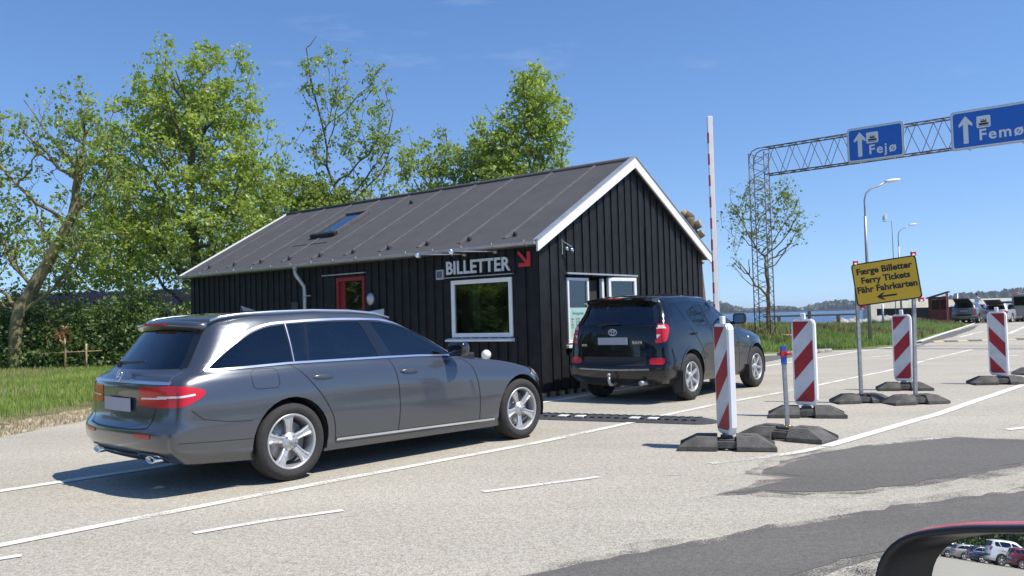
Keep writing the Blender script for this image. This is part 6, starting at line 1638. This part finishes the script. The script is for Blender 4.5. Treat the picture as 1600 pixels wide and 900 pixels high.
# tilt the outline with the photograph's roll
rot = R(4.5); X2 = xa*math.cos(rot)+ya*math.sin(rot); Y2 = -xa*math.sin(rot)+ya*math.cos(rot)
MF = frame(X2, Y2, nv)(mc)
wmr = thing('wing_mirror', 'black wing mirror with a red painted top edge in the lower right corner', 'wing mirror', tuple(mc))
MI = Matrix.Translation(-mc) @ MF
def outl(w, h, r_, cx=0, cy=0, n=9): return [(a+cx, b+cy) for a,b in smooth_poly([(-w,-h*.3),(-w*.985,h*.1),(-w*.90,h*.52),(-w*.70,h*.80),(-w*.35,h*.93),(0,h*.975),(w*.5,h*1.0),(w*.9,h*.9),(w,h*.3),(w,-h*.6),(w*.8,-h),(-w*.5,-h),(-w*.9,-h*.8)], 4)]
n_ = len(outl(1,1,0))
def loft(rings, name, m, par, cap0=False, cap1=False):
    mb = MB(); vs = []
    for pts, z in rings: vs += [tuple(MI @ Vector((a,b,z))) for a,b in pts]
    fs = [(i*n_+j,i*n_+(j+1)%n_,(i+1)*n_+(j+1)%n_,(i+1)*n_+j) for i in range(len(rings)-1) for j in range(n_)]
    if cap1: fs.append(tuple((len(rings)-1)*n_+j for j in range(n_)))
    mb.add(vs, fs, True); return mb.build(name, m, par)
w_, h_ = .124, .079
gl_ = outl(.100,.068,0,.026,.004)
loft([(outl(w_*.93,h_*.93,0),-.075),(outl(w_,h_,0),-.045),(outl(w_*1.0,h_*1.0,0),-.004),(outl(w_*.985,h_*.98,0),.004),(outl(w_*.95,h_*.93,0),.003),(outl(w_*.93,h_*.90,0),-.004),(gl_,-.024)], 'housing', mat('mirror_black', (.012,.012,.013), .38, bump=.05, bscale=300), wmr)
loft([(gl_,-.0235)], 'glass', mirror_m, wmr, cap1=True)
loft([(outl(w_*.4,h_*.4,0),-.105),(outl(w_*.8,h_*.8,0),-.095),(outl(w_*.97,h_*.98,0),-.070),(outl(w_*1.006,h_*1.010,0),-.045),(outl(w_*1.006,h_*1.008,0),-.020),(outl(w_*1.001,h_*1.002,0),-.013)], 'painted_cap', mat('red_car_paint', (.50,.010,.018), .35, coat=.3), wmr, )
MB().tube([tuple(MI @ Vector(p)) for p in ((.05,-.06,-.05),(.12,-.10,-.04),(.20,-.12,-.02))], [.03,.025,.03], 10).build('mirror_arm', blackpl, wmr)

GM = 'cars parked behind the photographer, seen in the wing mirror'
r0 = mc + rv*92
side = Vector((-rv.y, rv.x, 0)).normalized()
rowd = (rv*.86 + side*-.51).normalized()
specs = [(suv,(.62,.63,.64),'silver car leftmost in the wing mirror reflection',(1,1,1)),(est,(.72,.72,.72),'white car second from the left in the wing mirror reflection',(1,1,1)),
 (suv,(.14,.012,.02),'dark red car in the wing mirror reflection',(1,1,1.05)),(suv,(.74,.74,.73),'tall white van in the wing mirror reflection',(1.15,1.08,1.35)),
 (est,(.03,.05,.10),'dark blue car right of the white van in the wing mirror reflection',(1,1,1)),(est,(.35,.33,.30),'beige car in the middle of the wing mirror reflection',(.9,1,1)),
 (est,(.20,.21,.22),'grey car left of the small red one in the wing mirror reflection',(.9,1,1)),(est,(.30,.02,.03),'small red car in the wing mirror reflection',(.85,1,1)),(suv,(.16,.20,.26),'blue-grey van at the right of the wing mirror reflection',(1.2,1.05,1.2))]
for k, (src, col_, lab, sc) in enumerate(specs):
    p = r0 + rowd*(k-4)*2.9
    other_car(src, 'parked_car', lab, 'van' if 'van' in lab else 'car', (p.x,p.y,0), math.atan2(side.x,side.y)+.25, col_, GM, sc)
shr = [o for o in bpy.data.objects if o.name.startswith('hedge_shrub')]
mt = next(o for o in bpy.data.objects if o.name.startswith('maple_tree'))
for k in range(7):
    p = mc + rv*(120+3*(k%2)) + side*(k-3)*7
    c = copy_tree(shr[k % len(shr)]); c.name = 'dark_tree'; c.location = (p.x,p.y,-.3); c.scale = (2.6,2.6,4.2)
    c['label'] = 'dark tree number %s of the tree row behind the cars in the wing mirror' % ('one','two','three','four','five','six','seven')[k]; c['category'] = 'tree'; c['group'] = 'tree row seen in the wing mirror'
# trees left of the meadow, mirrored in the hut window
for k, (x, y) in enumerate(((-27,11),(-31,5),(-36,14),(-30,19))):
    c = copy_tree(mt); c.location = (x,y,0); c.rotation_euler = (0,0,k*1.3); c.scale = (.85,.85,.75)
    c['label'] = 'tree left of the meadow, %s of those mirrored in the hut window' % ('nearest','second','farthest','last')[k]; c['group'] = 'trees mirrored in the hut window'

for k, (x, y) in enumerate(((-34,9),(-37,12),(-40,6),(-36,2),(-33,16),(-42,18),(-34,-3))):  # unseen bushes, added to block the horizon in the window's reflection
    c = copy_tree(shr[k % len(shr)]); c.name = 'added_bush'; c.location = (x,y,-.2); c.scale = (1.9,1.9,1.5); c.rotation_euler = (0,0,k)
    c['label'] = 'added bush left of the meadow, blocking the horizon in the hut window, %s in its row' % ('first','second','third','fourth','fifth','sixth','seventh')[k]; c['category'] = 'shrub'; c['group'] = 'added bushes blocking the horizon in the hut window'

# ---------------------------------------------------------------- thin sea air
hm = bpy.data.materials.new('air'); hm.use_nodes = True; t = hm.node_tree; t.nodes.clear()
o_ = t.nodes.new('ShaderNodeOutputMaterial'); pv = t.nodes.new('ShaderNodeVolumePrincipled'); pv.inputs['Color'].default_value = (.80,.88,1,1); pv.inputs['Density'].default_value = .00014
t.links.new(pv.outputs[0], o_.inputs['Volume'])
hz_ = MB().box(-6100,6100,-400,8100,-5,60).build('haze', hm, fix=True); hz_['kind'] = 'stuff'
